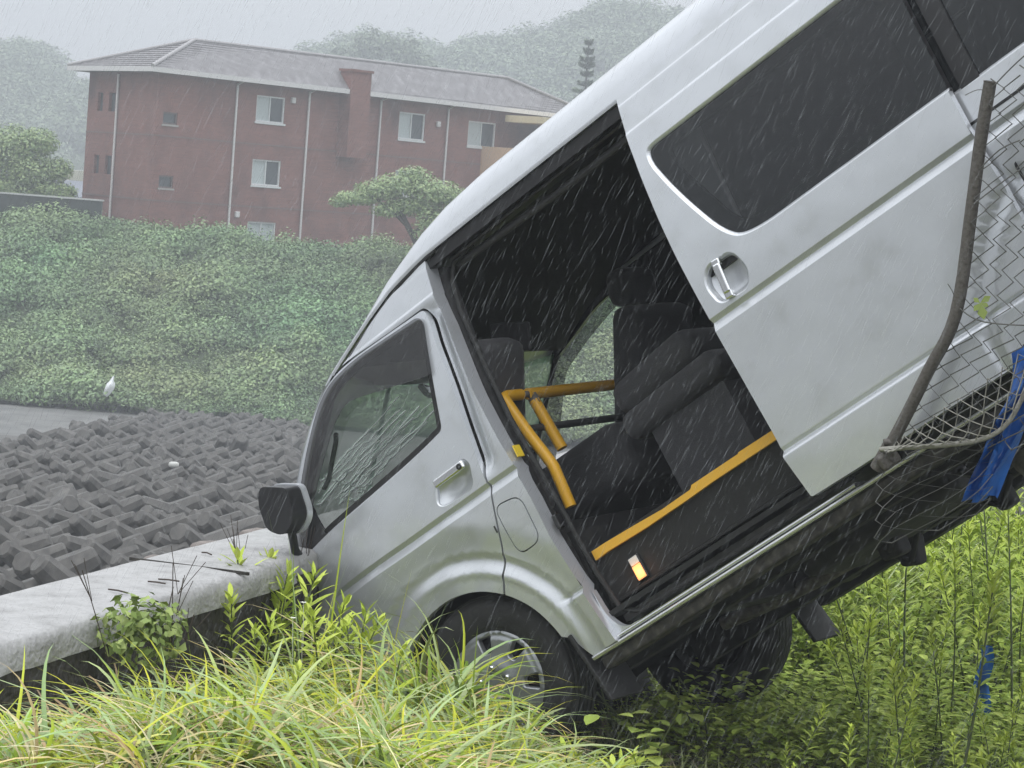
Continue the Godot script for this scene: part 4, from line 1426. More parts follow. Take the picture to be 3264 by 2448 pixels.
func building() -> void:
	var C := Vector3(-17.15, 0, -116.2)
	var F := Vector3(0.658, 0, -0.752).normalized()
	var L := Vector3(-0.58, 0, -0.81).normalized()
	var nf := Vector3(F.z, 0, -F.x)
	nf = nf if nf.z > 0 else -nf
	var nl := Vector3(L.z, 0, -L.x)
	nl = nl if nl.dot(Vector3(-1, 0, 1)) > 0 else -nl
	var len := 30.0
	var wide := 7.1
	var brick := textured("red_brick", noise_tex(24, 0.05, [lin(0.075, 0.026, 0.022), lin(0.115, 0.038, 0.032), lin(0.15, 0.055, 0.046)], 512, 4), 0.35, 0.85)
	# rows of bricks with pale joints
	var im := Image.create(256, 256, false, Image.FORMAT_RGB8)
	rng.seed = 8
	for j in 32:
		for i in 9:
			var tone := rng.randf_range(0.75, 1.2)
			var colr := lin(0.22 * tone, 0.088 * tone, 0.07 * tone)
			for y in 8:
				for x in 32:
					var px := (i * 32 + x + (16 if j % 2 else 0)) % 256
					im.set_pixel(px, j * 8 + y, lin(0.22, 0.17, 0.15) if y == 0 or x == 0 else colr)
	brick.albedo_texture = ImageTexture.create_from_image(im)
	brick.uv1_scale = Vector3(0.55, 0.5, 0.55)
	brick.detail_enabled = true
	brick.detail_blend_mode = BaseMaterial3D.BLEND_MODE_MUL
	brick.detail_albedo = noise_tex(25, 0.01, [Color(0.45, 0.47, 0.5), Color(0.9, 0.9, 0.9), Color(1, 1, 1), Color(0.95, 0.95, 0.95), Color(0.6, 0.62, 0.65)], 512, 6)
	brick.detail_uv_layer = BaseMaterial3D.DETAIL_UV_2
	brick.uv2_triplanar = true
	brick.uv2_world_triplanar = true
	brick.uv2_scale = Vector3(0.07, 0.03, 0.07)
	var t := thing("brick_building", "long three storey red brick building with a grey hipped roof on the green bank", "building")
	var b := MB.new()
	var y0 := -2.0
	var y1 := 6.85
	var E := C + F * len
	var G := C + L * wide
	var wins := [[6.15, 8.0, 5.03, 6.28, "big"], [6.15, 8.0, 2.02, 3.25, "big"], [6.1, 7.95, -0.95, 0.28, "shut"], [15.9, 17.8, 4.87, 6.23, "big"], [15.9, 17.8, 2.02, 3.3, "big"], [21.07, 23.2, 4.85, 6.16, "big"], [0.43, 1.29, 4.50, 5.05, "small"], [0.42, 1.28, 1.58, 2.15, "small"]]
	_wall_with_holes(b, C, F, nf, len, y0, y1, wins)
	var slots := [[5.5, 6.05, 4.95, 5.83], [4.2, 4.88, 4.95, 5.83], [5.5, 6.05, 1.99, 2.87], [4.2, 4.88, 1.99, 2.87], [5.5, 6.05, -0.85, -0.12], [4.2, 4.88, -0.85, -0.12]]
	_wall_with_holes(b, C, L, nl, wide, y0, y1, slots)
	b.quad(G + Vector3(0, y0, 0), G + F * len + Vector3(0, y0, 0), G + F * len + Vector3(0, y1, 0), G + Vector3(0, y1, 0), -nf)
	b.quad(E + Vector3(0, y0, 0), G + F * len + Vector3(0, y0, 0), G + F * len + Vector3(0, y1, 0), E + Vector3(0, y1, 0), F)
	var wall := part("wall", b, brick, t)
	var white := mat("window_white", lin(0.62, 0.64, 0.64), 0.5)
	var dark := mat("window_dark", lin(0.05, 0.06, 0.065), 0.15)
	var sash := mat("window_blind", lin(0.42, 0.47, 0.47), 0.4)
	mat("band_dark", lin(0.10, 0.075, 0.07), 0.7)
	mat("canopy_base", lin(0.35, 0.33, 0.31), 0.7)
	var bf := Basis(F, Vector3.UP, nf)
	for w in wins:
		var c: Vector3 = C + F * (w[0] + w[1]) / 2 + Vector3(0, (w[2] + w[3]) / 2, 0) - nf * 0.10
		var sz: Vector3 = Vector3(w[1] - w[0], w[3] - w[2], 0.05)
		b = MB.new()
		for s in [-1, 1]:
			b.box(c + F * s * (sz.x / 2 - 0.035), Vector3(0.07, sz.y, 0.12), bf)
			b.box(c + Vector3(0, s * (sz.y / 2 - 0.035), 0), Vector3(sz.x - 0.14, 0.07, 0.12), bf)
		if w[4] != "small":
			b.box(c, Vector3(0.06, sz.y - 0.14, 0.10), bf)
		if w[4] != "small":
			b.box(c - Vector3(0, sz.y / 2 + 0.05, 0) + nf * 0.08, Vector3(sz.x + 0.12, 0.09, 0.16), bf)
		var win := part("window", b, white if w[4] != "small" else M.band_dark, t)
		for s in ([0] if w[4] == "small" else [-1, 1]):
			b = MB.new()
			b.box(c + F * s * sz.x / 4 - nf * 0.03, Vector3(sz.x / 2 - 0.05 if s else sz.x - 0.1, sz.y - 0.12, 0.02), bf)
			if w[4] == "small":
				var sb := MB.new()
				sb.box(c - Vector3(0, sz.y / 2 + 0.05, 0) + nf * 0.08, Vector3(sz.x + 0.12, 0.08, 0.16), bf)
				part("sill", sb, M.band_concrete if M.has("band_concrete") else M.canopy_base, win)
			part("pane", b, sash if s < 0 or w[4] == "shut" else dark, win)
	var bl := Basis(-L, Vector3.UP, nl)
	for w in slots:
		b = MB.new()
		var c: Vector3 = C + L * (w[0] + w[1]) / 2 + Vector3(0, (w[2] + w[3]) / 2, 0) - nl * 0.16
		b.box(c, Vector3(w[1] - w[0] - 0.01, w[3] - w[2] - 0.01, 0.03), bl)
		part("slot_window", b, M.window_dark, t)
	# floor bands
	for y in [3.95, 0.98]:
		b = MB.new()
		b.box(C + F * len / 2 + Vector3(0, y, 0) + nf * 0.01, Vector3(len, 0.07, 0.03), bf)
		b.box(C + L * wide / 2 + Vector3(0, y, 0) + nl * 0.01, Vector3(wide, 0.07, 0.03), bl)
		part("floor_band", b, textured("band_concrete", noise_tex(26, 0.05, [lin(0.13, 0.08, 0.075), lin(0.2, 0.15, 0.14)]), 0.3), wall)
	var pale := mat("pipe_white", lin(0.6, 0.59, 0.58), 0.5)
	for u in [4.8, 9.5, 14.45, 19.4]:
		b = MB.new()
		var q: Vector3 = C + F * u + nf * 0.09
		b.tube(PackedVector3Array([q + Vector3(0, y0, 0), q + Vector3(0, 6.7, 0)]), 0.055, 8)
		b.tube(PackedVector3Array([q + Vector3(0, 6.65, 0), q + Vector3(0, 6.85, 0) + nf * 0.45]), 0.05, 6)
		part("downpipe", b, pale, t)
	for u in [3.85, 7.05]:
		b = MB.new()
		var q: Vector3 = C + L * u + nl * 0.09
		b.tube(PackedVector3Array([q + Vector3(0, y0, 0), q + Vector3(0, 6.7 if u < 5 else 0.6, 0)]), 0.055, 8)
		part("downpipe", b, pale, t)
	for u in [[8.46, 6.2], [18.72, 5.8], [5.33, 0.57]]:
		b = MB.new()
		b.rbox(C + F * u[0] + Vector3(0, u[1], 0) + nf * 0.07, Vector3(0.24, 0.28, 0.14), 0.03, bf)
		part("vent_cover", b, pale, t)
	# hipped roof
	var over := 0.75
	var A0 := C + nf * over + nl * over + (-F) * 0.15
	var A1 := E + nf * over + F * over
	var A2 := G + F * len - nf * over + F * over
	var A3 := G + L * over - nf * 0.1 + nl * over
	var R0 := Vector3(-16.3, 8.6, -121.2)
	var R1 := Vector3(-1.5, 8.6, -135.2)
	for q in [A0, A1, A2, A3]:
		pass
	var up := Vector3(0, 7.0, 0)
	var tile := textured("roof_tile", noise_tex(27, 0.025, [lin(0.10, 0.09, 0.093), lin(0.16, 0.148, 0.152), lin(0.21, 0.20, 0.205), lin(0.40, 0.39, 0.395)], 512, 6), 0.16, 0.55)
	b = MB.new()
	b.quad(A0 + up, A1 + up, R1, R0, Vector3.UP)
	b.quad(A3 + up, A2 + up, R1, R0, Vector3.UP)
	b.tri(A0 + up, A3 + up, R0, (nl + Vector3(0, 2, 0)).normalized(), (nl + Vector3(0, 2, 0)).normalized(), (nl + Vector3(0, 2, 0)).normalized())
	b.tri(A1 + up, A2 + up, R1, (F + Vector3(0, 2, 0)).normalized(), (F + Vector3(0, 2, 0)).normalized(), (F + Vector3(0, 2, 0)).normalized())
	var low := Vector3(0, 6.80, 0)
	b.quad(A0 + low, A1 + low, A2 + low, A3 + low, Vector3.DOWN)
	var roof_ := part("roof", b, tile, t)
	# courses of tiles
	for k in 13:
		b = MB.new()
		var v := (k + 0.5) / 13.0
		b.tube(PackedVector3Array([(A0 + up).lerp(R0, v) + Vector3(0, 0.02, 0), (A1 + up).lerp(R1, v) + Vector3(0, 0.02, 0)]), 0.03, 5)
		b.tube(PackedVector3Array([(A0 + up).lerp(R0, v) + Vector3(0, 0.02, 0), (A3 + up).lerp(R0, v) + Vector3(0, 0.02, 0)]), 0.03, 5)
		b.tube(PackedVector3Array([(A1 + up).lerp(R1, v) + Vector3(0, 0.02, 0), (A2 + up).lerp(R1, v) + Vector3(0, 0.02, 0)]), 0.03, 5)
		part("tile_course", b, tile, roof_)
	b = MB.new()
	for e in [[R0, R1], [A0 + up, R0], [A1 + up, R1], [A3 + up, R0]]:
		b.tube(PackedVector3Array([e[0] + Vector3(0, 0.05, 0), e[1] + Vector3(0, 0.05, 0)]), 0.10, 6)
	part("ridge_cap", b, mat("ridge_pale", lin(0.30, 0.29, 0.29), 0.5), roof_)
	b = MB.new()
	for e in [[A0, A1], [A0, A3], [A1, A2]]:
		var m0: Vector3 = e[0] + Vector3(0, 6.9, 0)
		var m1: Vector3 = e[1] + Vector3(0, 6.9, 0)
		var dd := (m1 - m0).normalized()
		b.box((m0 + m1) / 2, Vector3(m0.distance_to(m1) + 0.02, 0.22, 0.06), Basis(dd, Vector3.UP, dd.cross(Vector3.UP)))
	part("gutter", b, pale, roof_)
	# the brick stack that rises past the eave
	b = MB.new()
	b.box(C + F * 12.3 + Vector3(0, 5.8, 0) + nf * 0.35, Vector3(1.35, 4.2, 0.8), bf)
	b.box(C + F * 12.3 + Vector3(0, 7.95, 0) + nf * 0.35, Vector3(1.5, 0.12, 0.95), bf)
	part("brick_stack", b, brick, t)
	# the plastered wing with a balcony on the right
	var plaster := textured("peach_plaster", noise_tex(28, 0.02, [lin(0.50, 0.33, 0.20), lin(0.60, 0.42, 0.27)]), 0.3, 0.9)
	var a := thing("balcony_wing", "peach plastered wing with a flat canopied balcony at the far end of the brick building", "building")
	b = MB.new()
	b.box(C + F * 27.2 + Vector3(0, 1.4, 0) + nf * 1.6, Vector3(10.0, 7.0, 3.2), bf)
	part("wall", b, plaster, a)
	b = MB.new()
	b.box(C + F * 29.2 + Vector3(0, 5.6, 0) + nf * 2.1, Vector3(6.0, 2.0, 2.0), bf)
	part("upper_wall", b, plaster, a)
	b = MB.new()
	b.box(C + F * 27.2 + Vector3(0, 6.45, 0) + nf * 1.9, Vector3(8.0, 0.35, 2.6), bf)
	part("canopy", b, mat("canopy_cream", lin(0.55, 0.47, 0.30), 0.7), a)
	b = MB.new()
	for k in 26:
		b.box(C + F * (22.9 + k * 0.17) + Vector3(0, 5.28, 0) + nf * 3.0, Vector3(0.03, 0.66, 0.03), bf)
	b.box(C + F * 25.1 + Vector3(0, 5.63, 0) + nf * 3.0, Vector3(4.5, 0.05, 0.05), bf)
	part("railing", b, mat("railing_grey", lin(0.25, 0.22, 0.2), 0.5), a)
	b = MB.new()
	b.rbox(C + F * 25.2 + Vector3(0, 6.1, 0) + nf * 2.2, Vector3(0.3, 0.3, 0.2), 0.08, bf)
	part("lamp_globe", b, white, a)
	# left neighbours
	var h := thing("far_house", "low pale house with a blue grey roof glimpsed behind the rounded tree", "house", Vector3(-24.6, 0, -140))
	b = MB.new()
	b.box(Vector3(0, 0.9, 0), Vector3(6.0, 2.2, 4.0))
	part("wall", b, mat("pale_wall", lin(0.5, 0.5, 0.42), 0.8), h)
	b = MB.new()
	b.quad(Vector3(-3.4, 0.6, 3.0), Vector3(3.4, 0.6, 3.0), Vector3(3.0, 1.45, 2.1), Vector3(-3.0, 1.45, 2.1), Vector3(0, 1, 1))
	b.box(Vector3(0, 0.56, 2.9), Vector3(6.8, 0.08, 0.4))
	part("roof", b, mat("blue_roof", lin(0.22, 0.24, 0.28), 0.5), h)
	var bw := thing("boundary_wall", "long dark boundary wall with a pale coping left of the brick building", "wall", Vector3(-26.0, -1.0, -113))
	b = MB.new()
	b.box(Vector3(0.5, 0.75, 0), Vector3(13.4, 2.1, 0.25), Basis(Vector3.UP, 0.0))
	part("wall_face", b, textured("dark_wall", noise_tex(29, 0.02, [lin(0.018, 0.024, 0.02), lin(0.035, 0.045, 0.04), lin(0.06, 0.07, 0.065)], 512, 5), 0.25, 0.9), bw)
	b = MB.new()
	b.box(Vector3(0.5, 1.835, 0), Vector3(13.5, 0.07, 0.36))
	part("coping", b, mat("coping_pale", lin(0.42, 0.43, 0.42), 0.7), bw)

func _wall_with_holes(b: MB, o: Vector3, d: Vector3, n: Vector3, len: float, y0: float, y1: float, holes: Array) -> void:
	var xs := [0.0, len]
	var ys := [y0, y1]
	for h in holes:
		xs.append_array([h[0], h[1]])
		ys.append_array([h[2], h[3]])
	xs.sort()
	ys.sort()
	for i in xs.size() - 1:
		for j in ys.size() - 1:
			if xs[i + 1] - xs[i] < 0.001 or ys[j + 1] - ys[j] < 0.001:
				continue
			var mx: float = (xs[i] + xs[i + 1]) / 2
			var my: float = (ys[j] + ys[j + 1]) / 2
			if holes.any(func(h): return mx > h[0] and mx < h[1] and my > h[2] and my < h[3]):
				continue
			b.quad(o + d * xs[i] + Vector3(0, ys[j], 0), o + d * xs[i + 1] + Vector3(0, ys[j], 0), o + d * xs[i + 1] + Vector3(0, ys[j + 1], 0), o + d * xs[i] + Vector3(0, ys[j + 1], 0), n)
	for h in holes:
		var q := [o + d * h[0] + Vector3(0, h[2], 0), o + d * h[1] + Vector3(0, h[2], 0), o + d * h[1] + Vector3(0, h[3], 0), o + d * h[0] + Vector3(0, h[3], 0)]
		var hints := [Vector3.UP, -d, Vector3.DOWN, d]
		for k in 4:
			b.quad(q[k], q[(k + 1) % 4], q[(k + 1) % 4] - n * 0.2, q[k] - n * 0.2, hints[k])
# ------------------------------------------------------------------ the torn fence and what hangs on it
func at_van(x: float, y: float, z: float) -> Vector3:
	return van.transform * V(x, y, z)

func fence() -> void:
	var galv := textured("galvanised", noise_tex(34, 0.06, [lin(0.035, 0.03, 0.025), lin(0.075, 0.066, 0.056), lin(0.12, 0.11, 0.10), lin(0.06, 0.065, 0.04)], 256), 4.0, 0.65)
	var wirem := mat("fence_wire", lin(0.13, 0.13, 0.12), 0.5, 0.3)
	var pale := textured("pale_wire", noise_tex(35, 0.08, [lin(0.2, 0.19, 0.16), lin(0.36, 0.35, 0.31)], 128), 6.0, 0.6)
	var root := at_van(2.04, 0.24, -0.16)
	var t := thing("chain_link_fence", "torn chain link fence with a bent rusty post pressed against the side of the van", "fence", root)
	var post := PackedVector3Array()
	for p in curve([at_van(3.035, 1.085, -0.17), at_van(2.91, 0.95, -0.165), at_van(2.76, 0.775, -0.16), at_van(2.53, 0.515, -0.155), at_van(2.34, 0.405, -0.15), at_van(2.16, 0.305, -0.145), at_van(2.04, 0.245, -0.14)], 5):
		post.append(p - root)
	var b := MB.new()
	b.tube(post, 0.0215, 12, false)
	part("post", b, galv, t)
	b = MB.new()
	var dir := (post[0] - post[1]).normalized()
	var sd := dir.cross(Vector3(0, 0, 1)).normalized()
	b.lathe(PackedVector2Array([Vector2(0.0215, 0.0), Vector2(0.023, 0.004), Vector2(0.018, 0.005), Vector2(0.017, -0.02), Vector2(0.0005, -0.02)]), Transform3D(Basis(sd, dir.cross(sd), dir), post[0]), 14)
	part("post_rim", b, M.dirty_metal, t)
	b = MB.new()
	var foot := post[-1]
	b.tube(PackedVector3Array([post[-3], foot, foot + (foot - post[-3]).normalized() * 0.05]), 0.027, 10)
	b.rbox(foot + Vector3(0.012, -0.005, 0.02), Vector3(0.075, 0.06, 0.05), 0.015, Basis(Vector3(0, 0, 1), 0.7))
	b.tube(PackedVector3Array([foot + Vector3(-0.01, 0.05, 0.03), foot + Vector3(0.05, 0.06, 0.03)]), 0.012, 8)
	part("clamp", b, galv, t)
	var rail := curve([at_van(2.06, 0.265, -0.18), at_van(2.13, 0.232, -0.19), at_van(2.29, 0.155, -0.20), at_van(2.42, 0.105, -0.21), at_van(2.52, 0.105, -0.21), at_van(2.62, 0.16, -0.20), at_van(2.75, 0.26, -0.19)], 5)
	var rel := PackedVector3Array()
	for p in rail:
		rel.append(p - root)
	b = MB.new()
	b.tube(rel, 0.0085, 8)
	part("bottom_wire_bar", b, pale, t)
	# zigzag wires between the post and the torn edge
	var total := 0.0
	for i in post.size() - 1:
		total += post[i].distance_to(post[i + 1])
	var on_post := func(s: float) -> Vector3:
		var left := clampf(s, 0.0, 1.0) * total
		for i in post.size() - 1:
			var l := post[i].distance_to(post[i + 1])
			if left <= l:
				return post[i].lerp(post[i + 1], left / l)
			left -= l
		return post[-1]
	var R := van.transform.basis
	var sheet := func(s: float, w: float) -> Vector3:
		var p: Vector3 = on_post.call(s)
		var top := R * V(0.52, -0.28, -0.03)
		var bot := R * V(0.55, -0.27, -0.10)
		var k := clampf(s, 0, 1)
		var q: Vector3 = p + top.lerp(bot, k * k) * w
		if s < 0.0:
			q += (post[0] - post[2]).normalized() * (-s) * total
		q += Vector3(0, 0, 1) * (0.02 * sin(w * 9 + s * 5) + 0.012 * sin(s * 23))
		q += Vector3(0, -0.03 * sin(PI * k) * w, 0)
		return q
	rng.seed = 21
	var pitch := 0.083
	for k in 12:
		b = MB.new()
		var pts := PackedVector3Array()
		var w0 := (k + 0.5) * pitch
		var s0 := -0.01 - 0.026 * int(k * 0.9)
		var steps := 34
		for i in steps + 1:
			var s := s0 + (1.0 - s0) * i / steps
			var w := w0 + (0.52 if (i + k) % 2 else -0.52) * pitch
			var q: Vector3 = sheet.call(s, w)
			q += Vector3(rng.randf_range(-1, 1), rng.randf_range(-1, 1), rng.randf_range(-1, 1)) * 0.0022
			q += Vector3(0, 0, 1) * (0.003 if (i + k) % 2 else -0.003)
			pts.append(q)
		b.tube(pts, 0.0026, 5, false)
		part("wire", b, wirem, t)
	# straight strands and broken ends
	for q in [[[0.02, 0.0], [-0.05, 0.16], [-0.13, 0.42], [-0.2, 0.7]], [[0.22, 0.0], [0.17, 0.12], [0.15, 0.24]], [[0.30, 0.0], [0.24, 0.20], [0.2, 0.36], [0.16, 0.5]], [[0.56, 0.0], [0.60, 0.2], [0.61, 0.6], [0.60, 0.9]]]:
		b = MB.new()
		var pts := []
		for w in q:
			pts.append(sheet.call(w[0], w[1]) + Vector3(0, 0, 0.006))
		b.tube(curve(pts, 4), 0.0024, 5)
		part("strand", b, wirem, t)
	for q in [[0.02, Vector3(-0.075, -0.02, 0.0)], [0.56, Vector3(-0.04, 0.075, 0.01)]]:
		b = MB.new()
		var p: Vector3 = on_post.call(q[0])
		b.tube(curve([p, p + q[1] * 0.5 + Vector3(0, 0.01, 0), p + q[1]], 4), 0.0016, 5)
		part("broken_end", b, wirem, t)
	# the lower lip of mesh, seen flat, and a piece hanging under it
	var on_rail := func(u: float) -> Vector3:
		var f := clampf(u, 0.0, 1.0) * (rel.size() - 1)
		var n := mini(int(f), rel.size() - 2)
		return rel[n].lerp(rel[n + 1], f - n)
	var lip_top := curve([at_van(2.10, 0.262, -0.15), at_van(2.21, 0.26, -0.17), at_van(2.33, 0.262, -0.19), at_van(2.49, 0.262, -0.20), at_van(2.66, 0.277, -0.20), at_van(2.85, 0.33, -0.19)], 5)
	for k in 5:
		b = MB.new()
		var pts := PackedVector3Array()
		for i in 27:
			var u := i / 26.0
			var v := (k + 0.5 + (0.52 if (i + k) % 2 else -0.52)) / 5.0
			var f := u * (lip_top.size() - 1)
			var n := mini(int(f), lip_top.size() - 2)
			var high := lip_top[n].lerp(lip_top[n + 1], f - n) - root
			pts.append((on_rail.call(u) as Vector3).lerp(high, v) + Vector3(0, -0.015, 0.05) * sin(v * PI) + Vector3(rng.randf_range(-1, 1), rng.randf_range(-1, 1), 0) * 0.003)
		b.tube(pts, 0.0028, 5, false)
		part("lip_wire", b, pale, t)
	for k in 7:
		b = MB.new()
		var pts := PackedVector3Array()
		for i in 13:
			var u := (k + 0.5 + (0.52 if (i + k) % 2 else -0.52)) / 12.0
			pts.append((on_rail.call(u) as Vector3) + Vector3(0.02, -1, -0.1) * (i / 12.0) * lerpf(0.36, 0.14, u) + Vector3(0, 0, -0.03 * sin(i * 0.5)))
		b.tube(pts, 0.0020, 4, false)
		part("hanging_wire", b, wirem, t)
	# a green leaf caught in the mesh
	b = MB.new()
	var c: Vector3 = sheet.call(0.55, 0.14) + Vector3(0, 0.0, 0.012)
	for a in [[-2.2, 0.035], [-1.3, 0.055], [-0.3, 0.03], [0.7, 0.04], [2.6, 0.03]]:
		var e := Vector3(cos(a[0]), sin(a[0]), 0.25)
		var s := Vector3(-e.y, e.x, 0.3) * 0.3
		b.tint = lin(0.055, 0.085, 0.01)
		var n := Vector3(0.2, 0.3, 1).normalized()
		b.tri(c, c + e * a[1] * 0.6 + s * a[1], c + e * a[1], n, n, n)
		b.tri(c, c + e * a[1], c + e * a[1] * 0.6 - s * a[1], n, n, n)
	var lf := single("lobed_leaf", b, leafy("plant_leaf", 0.55, 0.35), "single lobed green leaf caught in the chain link mesh", "leaf")
	lf.position = root
	# blue sheet hanging in folds
	var blue := textured("blue_sheet", noise_tex(36, 0.02, [lin(0.008, 0.055, 0.22), lin(0.015, 0.11, 0.42), lin(0.03, 0.18, 0.58)], 256), 2.0, 0.35)
	blue.cull_mode = BaseMaterial3D.CULL_DISABLED
	b = MB.new()
	var rows := []
	var le := curve([Vector3(2.635, 0.30, 0), Vector3(2.55, 0.20, 0), Vector3(2.46, 0.14, 0), Vector3(2.36, 0.06, 0), Vector3(2.235, -0.03, 0)], 5)
	var ri := curve([Vector3(3.15, 0.40, 0), Vector3(2.95, 0.20, 0), Vector3(2.66, 0.12, 0), Vector3(2.50, 0.03, 0), Vector3(2.33, -0.07, 0)], 5)
	for i in le.size():
		var row := PackedVector3Array()
		for j in 17:
			var u := j / 16.0
			var p := le[i].lerp(ri[i], u)
			p.y += 0.02 * sin(u * 9 + i * 0.35) * u
			row.append(at_van(p.x, p.y, -0.165 + 0.030 * sin(u * 17 + i * 0.2) + 0.012 * sin(u * 37 + i * 0.5)) - root)
		rows.append(row)
	b.sheet(rows, func(_p): return Vector3(0, 0, 1))
	var tarp := single("blue_sheet", b, blue, "torn bright blue plastic sheet hanging in folds under the fence mesh", "tarpaulin")
	tarp.position = root
	b = MB.new()
	rows = []
	for i in 8:
		var row := PackedVector3Array()
		for j in 5:
			var u := j / 4.0
			row.append(Vector3(0.05 * (u - 0.5) * (1.0 + i * 0.1) + 0.01 * sin(i * 1.3), 0.32 - i * 0.045, 0.015 * sin(u * 7 + i * 0.6)))
		rows.append(row)
	b.sheet(rows, func(_p): return Vector3(0, 0, 1))
	var scrap := single("blue_scrap", b, blue, "narrow scrap of blue plastic standing among the weeds", "plastic scrap")
	scrap.position = Vector3(2.14, 0.30, -10.9)

# ------------------------------------------------------------------ plants
func blade(b: MB, base: Vector3, way: Vector3, length: float, width: float, droop: float, seg := 5) -> void:
	var side := way.cross(Vector3.UP).normalized()
	if side.length_squared() < 0.1:
		side = Vector3.RIGHT
	var p := base
	var d := way.normalized()
	var prev := [p - side * width * 0.5, p + side * width * 0.5]
	for i in seg:
		var k := float(i + 1) / seg
		d = (d + Vector3(way.x, 0, way.z).normalized() * droop * 0.35 / seg * 3 + Vector3(0, -droop / seg * 1.6 * k, 0)).normalized()
		p += d * length / seg
		var w := width * (1.0 - pow(k, 2.2)) * 0.5
		var n := side.cross(d).normalized()
		if n.y < 0:
			n = -n
		var now := [p - side * w, p + side * w]
		var nl := (n - side * 0.35).normalized()
		var nr := (n + side * 0.35).normalized()
		b.tri(prev[0], prev[1], now[1], nl, nr, nr)
		b.tri(prev[0], now[1], now[0], nl, nr, nl)
		prev = now

func tuft(seed_: int, count: int, length: float, width: float, droop: float, spread: float, cols: Array) -> ArrayMesh:
	rng.seed = seed_
	var b := MB.new()
	for i in count:
		var a := rng.randf() * TAU
		var lean := spread * sqrt(rng.randf())
		var way := Vector3(cos(a) * lean, 1.0, sin(a) * lean)
		b.tint = cols[rng.randi() % cols.size()]
		blade(b, Vector3(cos(a), 0, sin(a)) * rng.randf() * 0.05, way, length * rng.randf_range(0.55, 1.2), width * rng.randf_range(0.6, 1.25), droop * rng.randf_range(0.35, 1.5), 7)
	return b.mesh()

func leaf(b: MB, base: Vector3, way: Vector3, length: float, width: float, fold := 0.3, droop := 0.5) -> void:
	# a pointed leaf folded along its rib
	var side := way.cross(Vector3.UP).normalized()
	if side.length_squared() < 0.1:
		side = Vector3.RIGHT
	var d := way.normalized()
	var mid := base
	var prev := [base, base, base]
	var shape := [0.0, 0.75, 1.0, 0.7, 0.0]
	for i in 4:
		d = (d + Vector3(0, -droop * 0.25, 0)).normalized()
		mid += d * length / 4
		var n := side.cross(d).normalized()
		if n.y < 0:
			n = -n
		var w: float = width * 0.5 * shape[i + 1]
		var now := [mid - side * w + n * w * fold, mid, mid + side * w + n * w * fold]
		for s in 2:
			var nn := (n + side * (0.4 if s == 0 else -0.4)).normalized()
			b.tri(prev[s], prev[s + 1], now[s + 1], nn, nn, nn)
			b.tri(prev[s], now[s + 1], now[s], nn, nn, nn)
		prev = now

func weed(seed_: int, height: float, long: float, wide: float, count: int, top: Array, low: Array) -> Array:
	rng.seed = seed_
	var stem := MB.new()
	var sway := Vector3(rng.randf_range(-0.12, 0.12), 0, rng.randf_range(-0.12, 0.12)) * height
	var path := curve([Vector3.ZERO, Vector3(0, height * 0.5, 0) + sway * 0.35, Vector3(0, height, 0) + sway], 5)
	stem.tube(path, radii_of([0.006, 0.002], path.size()), 5)
	var b := MB.new()
	for i in count:
		var k := pow(float(i + 0.5) / count, 0.8)
		var a := i * 2.39996 + rng.randf_range(-0.25, 0.25)
		var f := k * (path.size() - 1)
		var j := mini(int(f), path.size() - 2)
		var p := path[j].lerp(path[j + 1], f - j)
		var l := long * (0.75 + 0.5 * sin(PI * minf(1.0, k * 1.05))) * rng.randf_range(0.8, 1.15) * (1.0 if k < 0.9 else 0.75)
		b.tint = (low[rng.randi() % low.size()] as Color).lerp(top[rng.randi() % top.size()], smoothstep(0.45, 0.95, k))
		leaf(b, p, Vector3(cos(a), lerpf(0.35, 1.5, k * k * k) * rng.randf_range(0.7, 1.3), sin(a)), l, wide * rng.randf_range(0.8, 1.2), 0.3, lerpf(0.9, 0.2, k))
	return [stem.mesh(), b.mesh()]

func vine(seed_: int, count: int, spread: Vector3, size: float, cols: Array) -> ArrayMesh:
	rng.seed = seed_
	var b := MB.new()
	for i in count:
		var p := Vector3(rng.randf_range(-1, 1) * spread.x, rng.randf() * spread.y, rng.randf_range(-1, 1) * spread.z)
		var a := rng.randf() * TAU
		b.tint = cols[rng.randi() % cols.size()]
		leaf(b, p, Vector3(cos(a), rng.randf_range(-0.2, 0.6), sin(a)), size * rng.randf_range(0.7, 1.25), size * rng.randf_range(0.65, 0.95), 0.15, 0.5)
	return b.mesh()

func under_van(p: Vector3) -> bool:
	var q := van.transform.affine_inverse() * p
	return q.x > -1.25 and q.x < 0.55 and -q.z > -0.07 and -q.z < 1.85

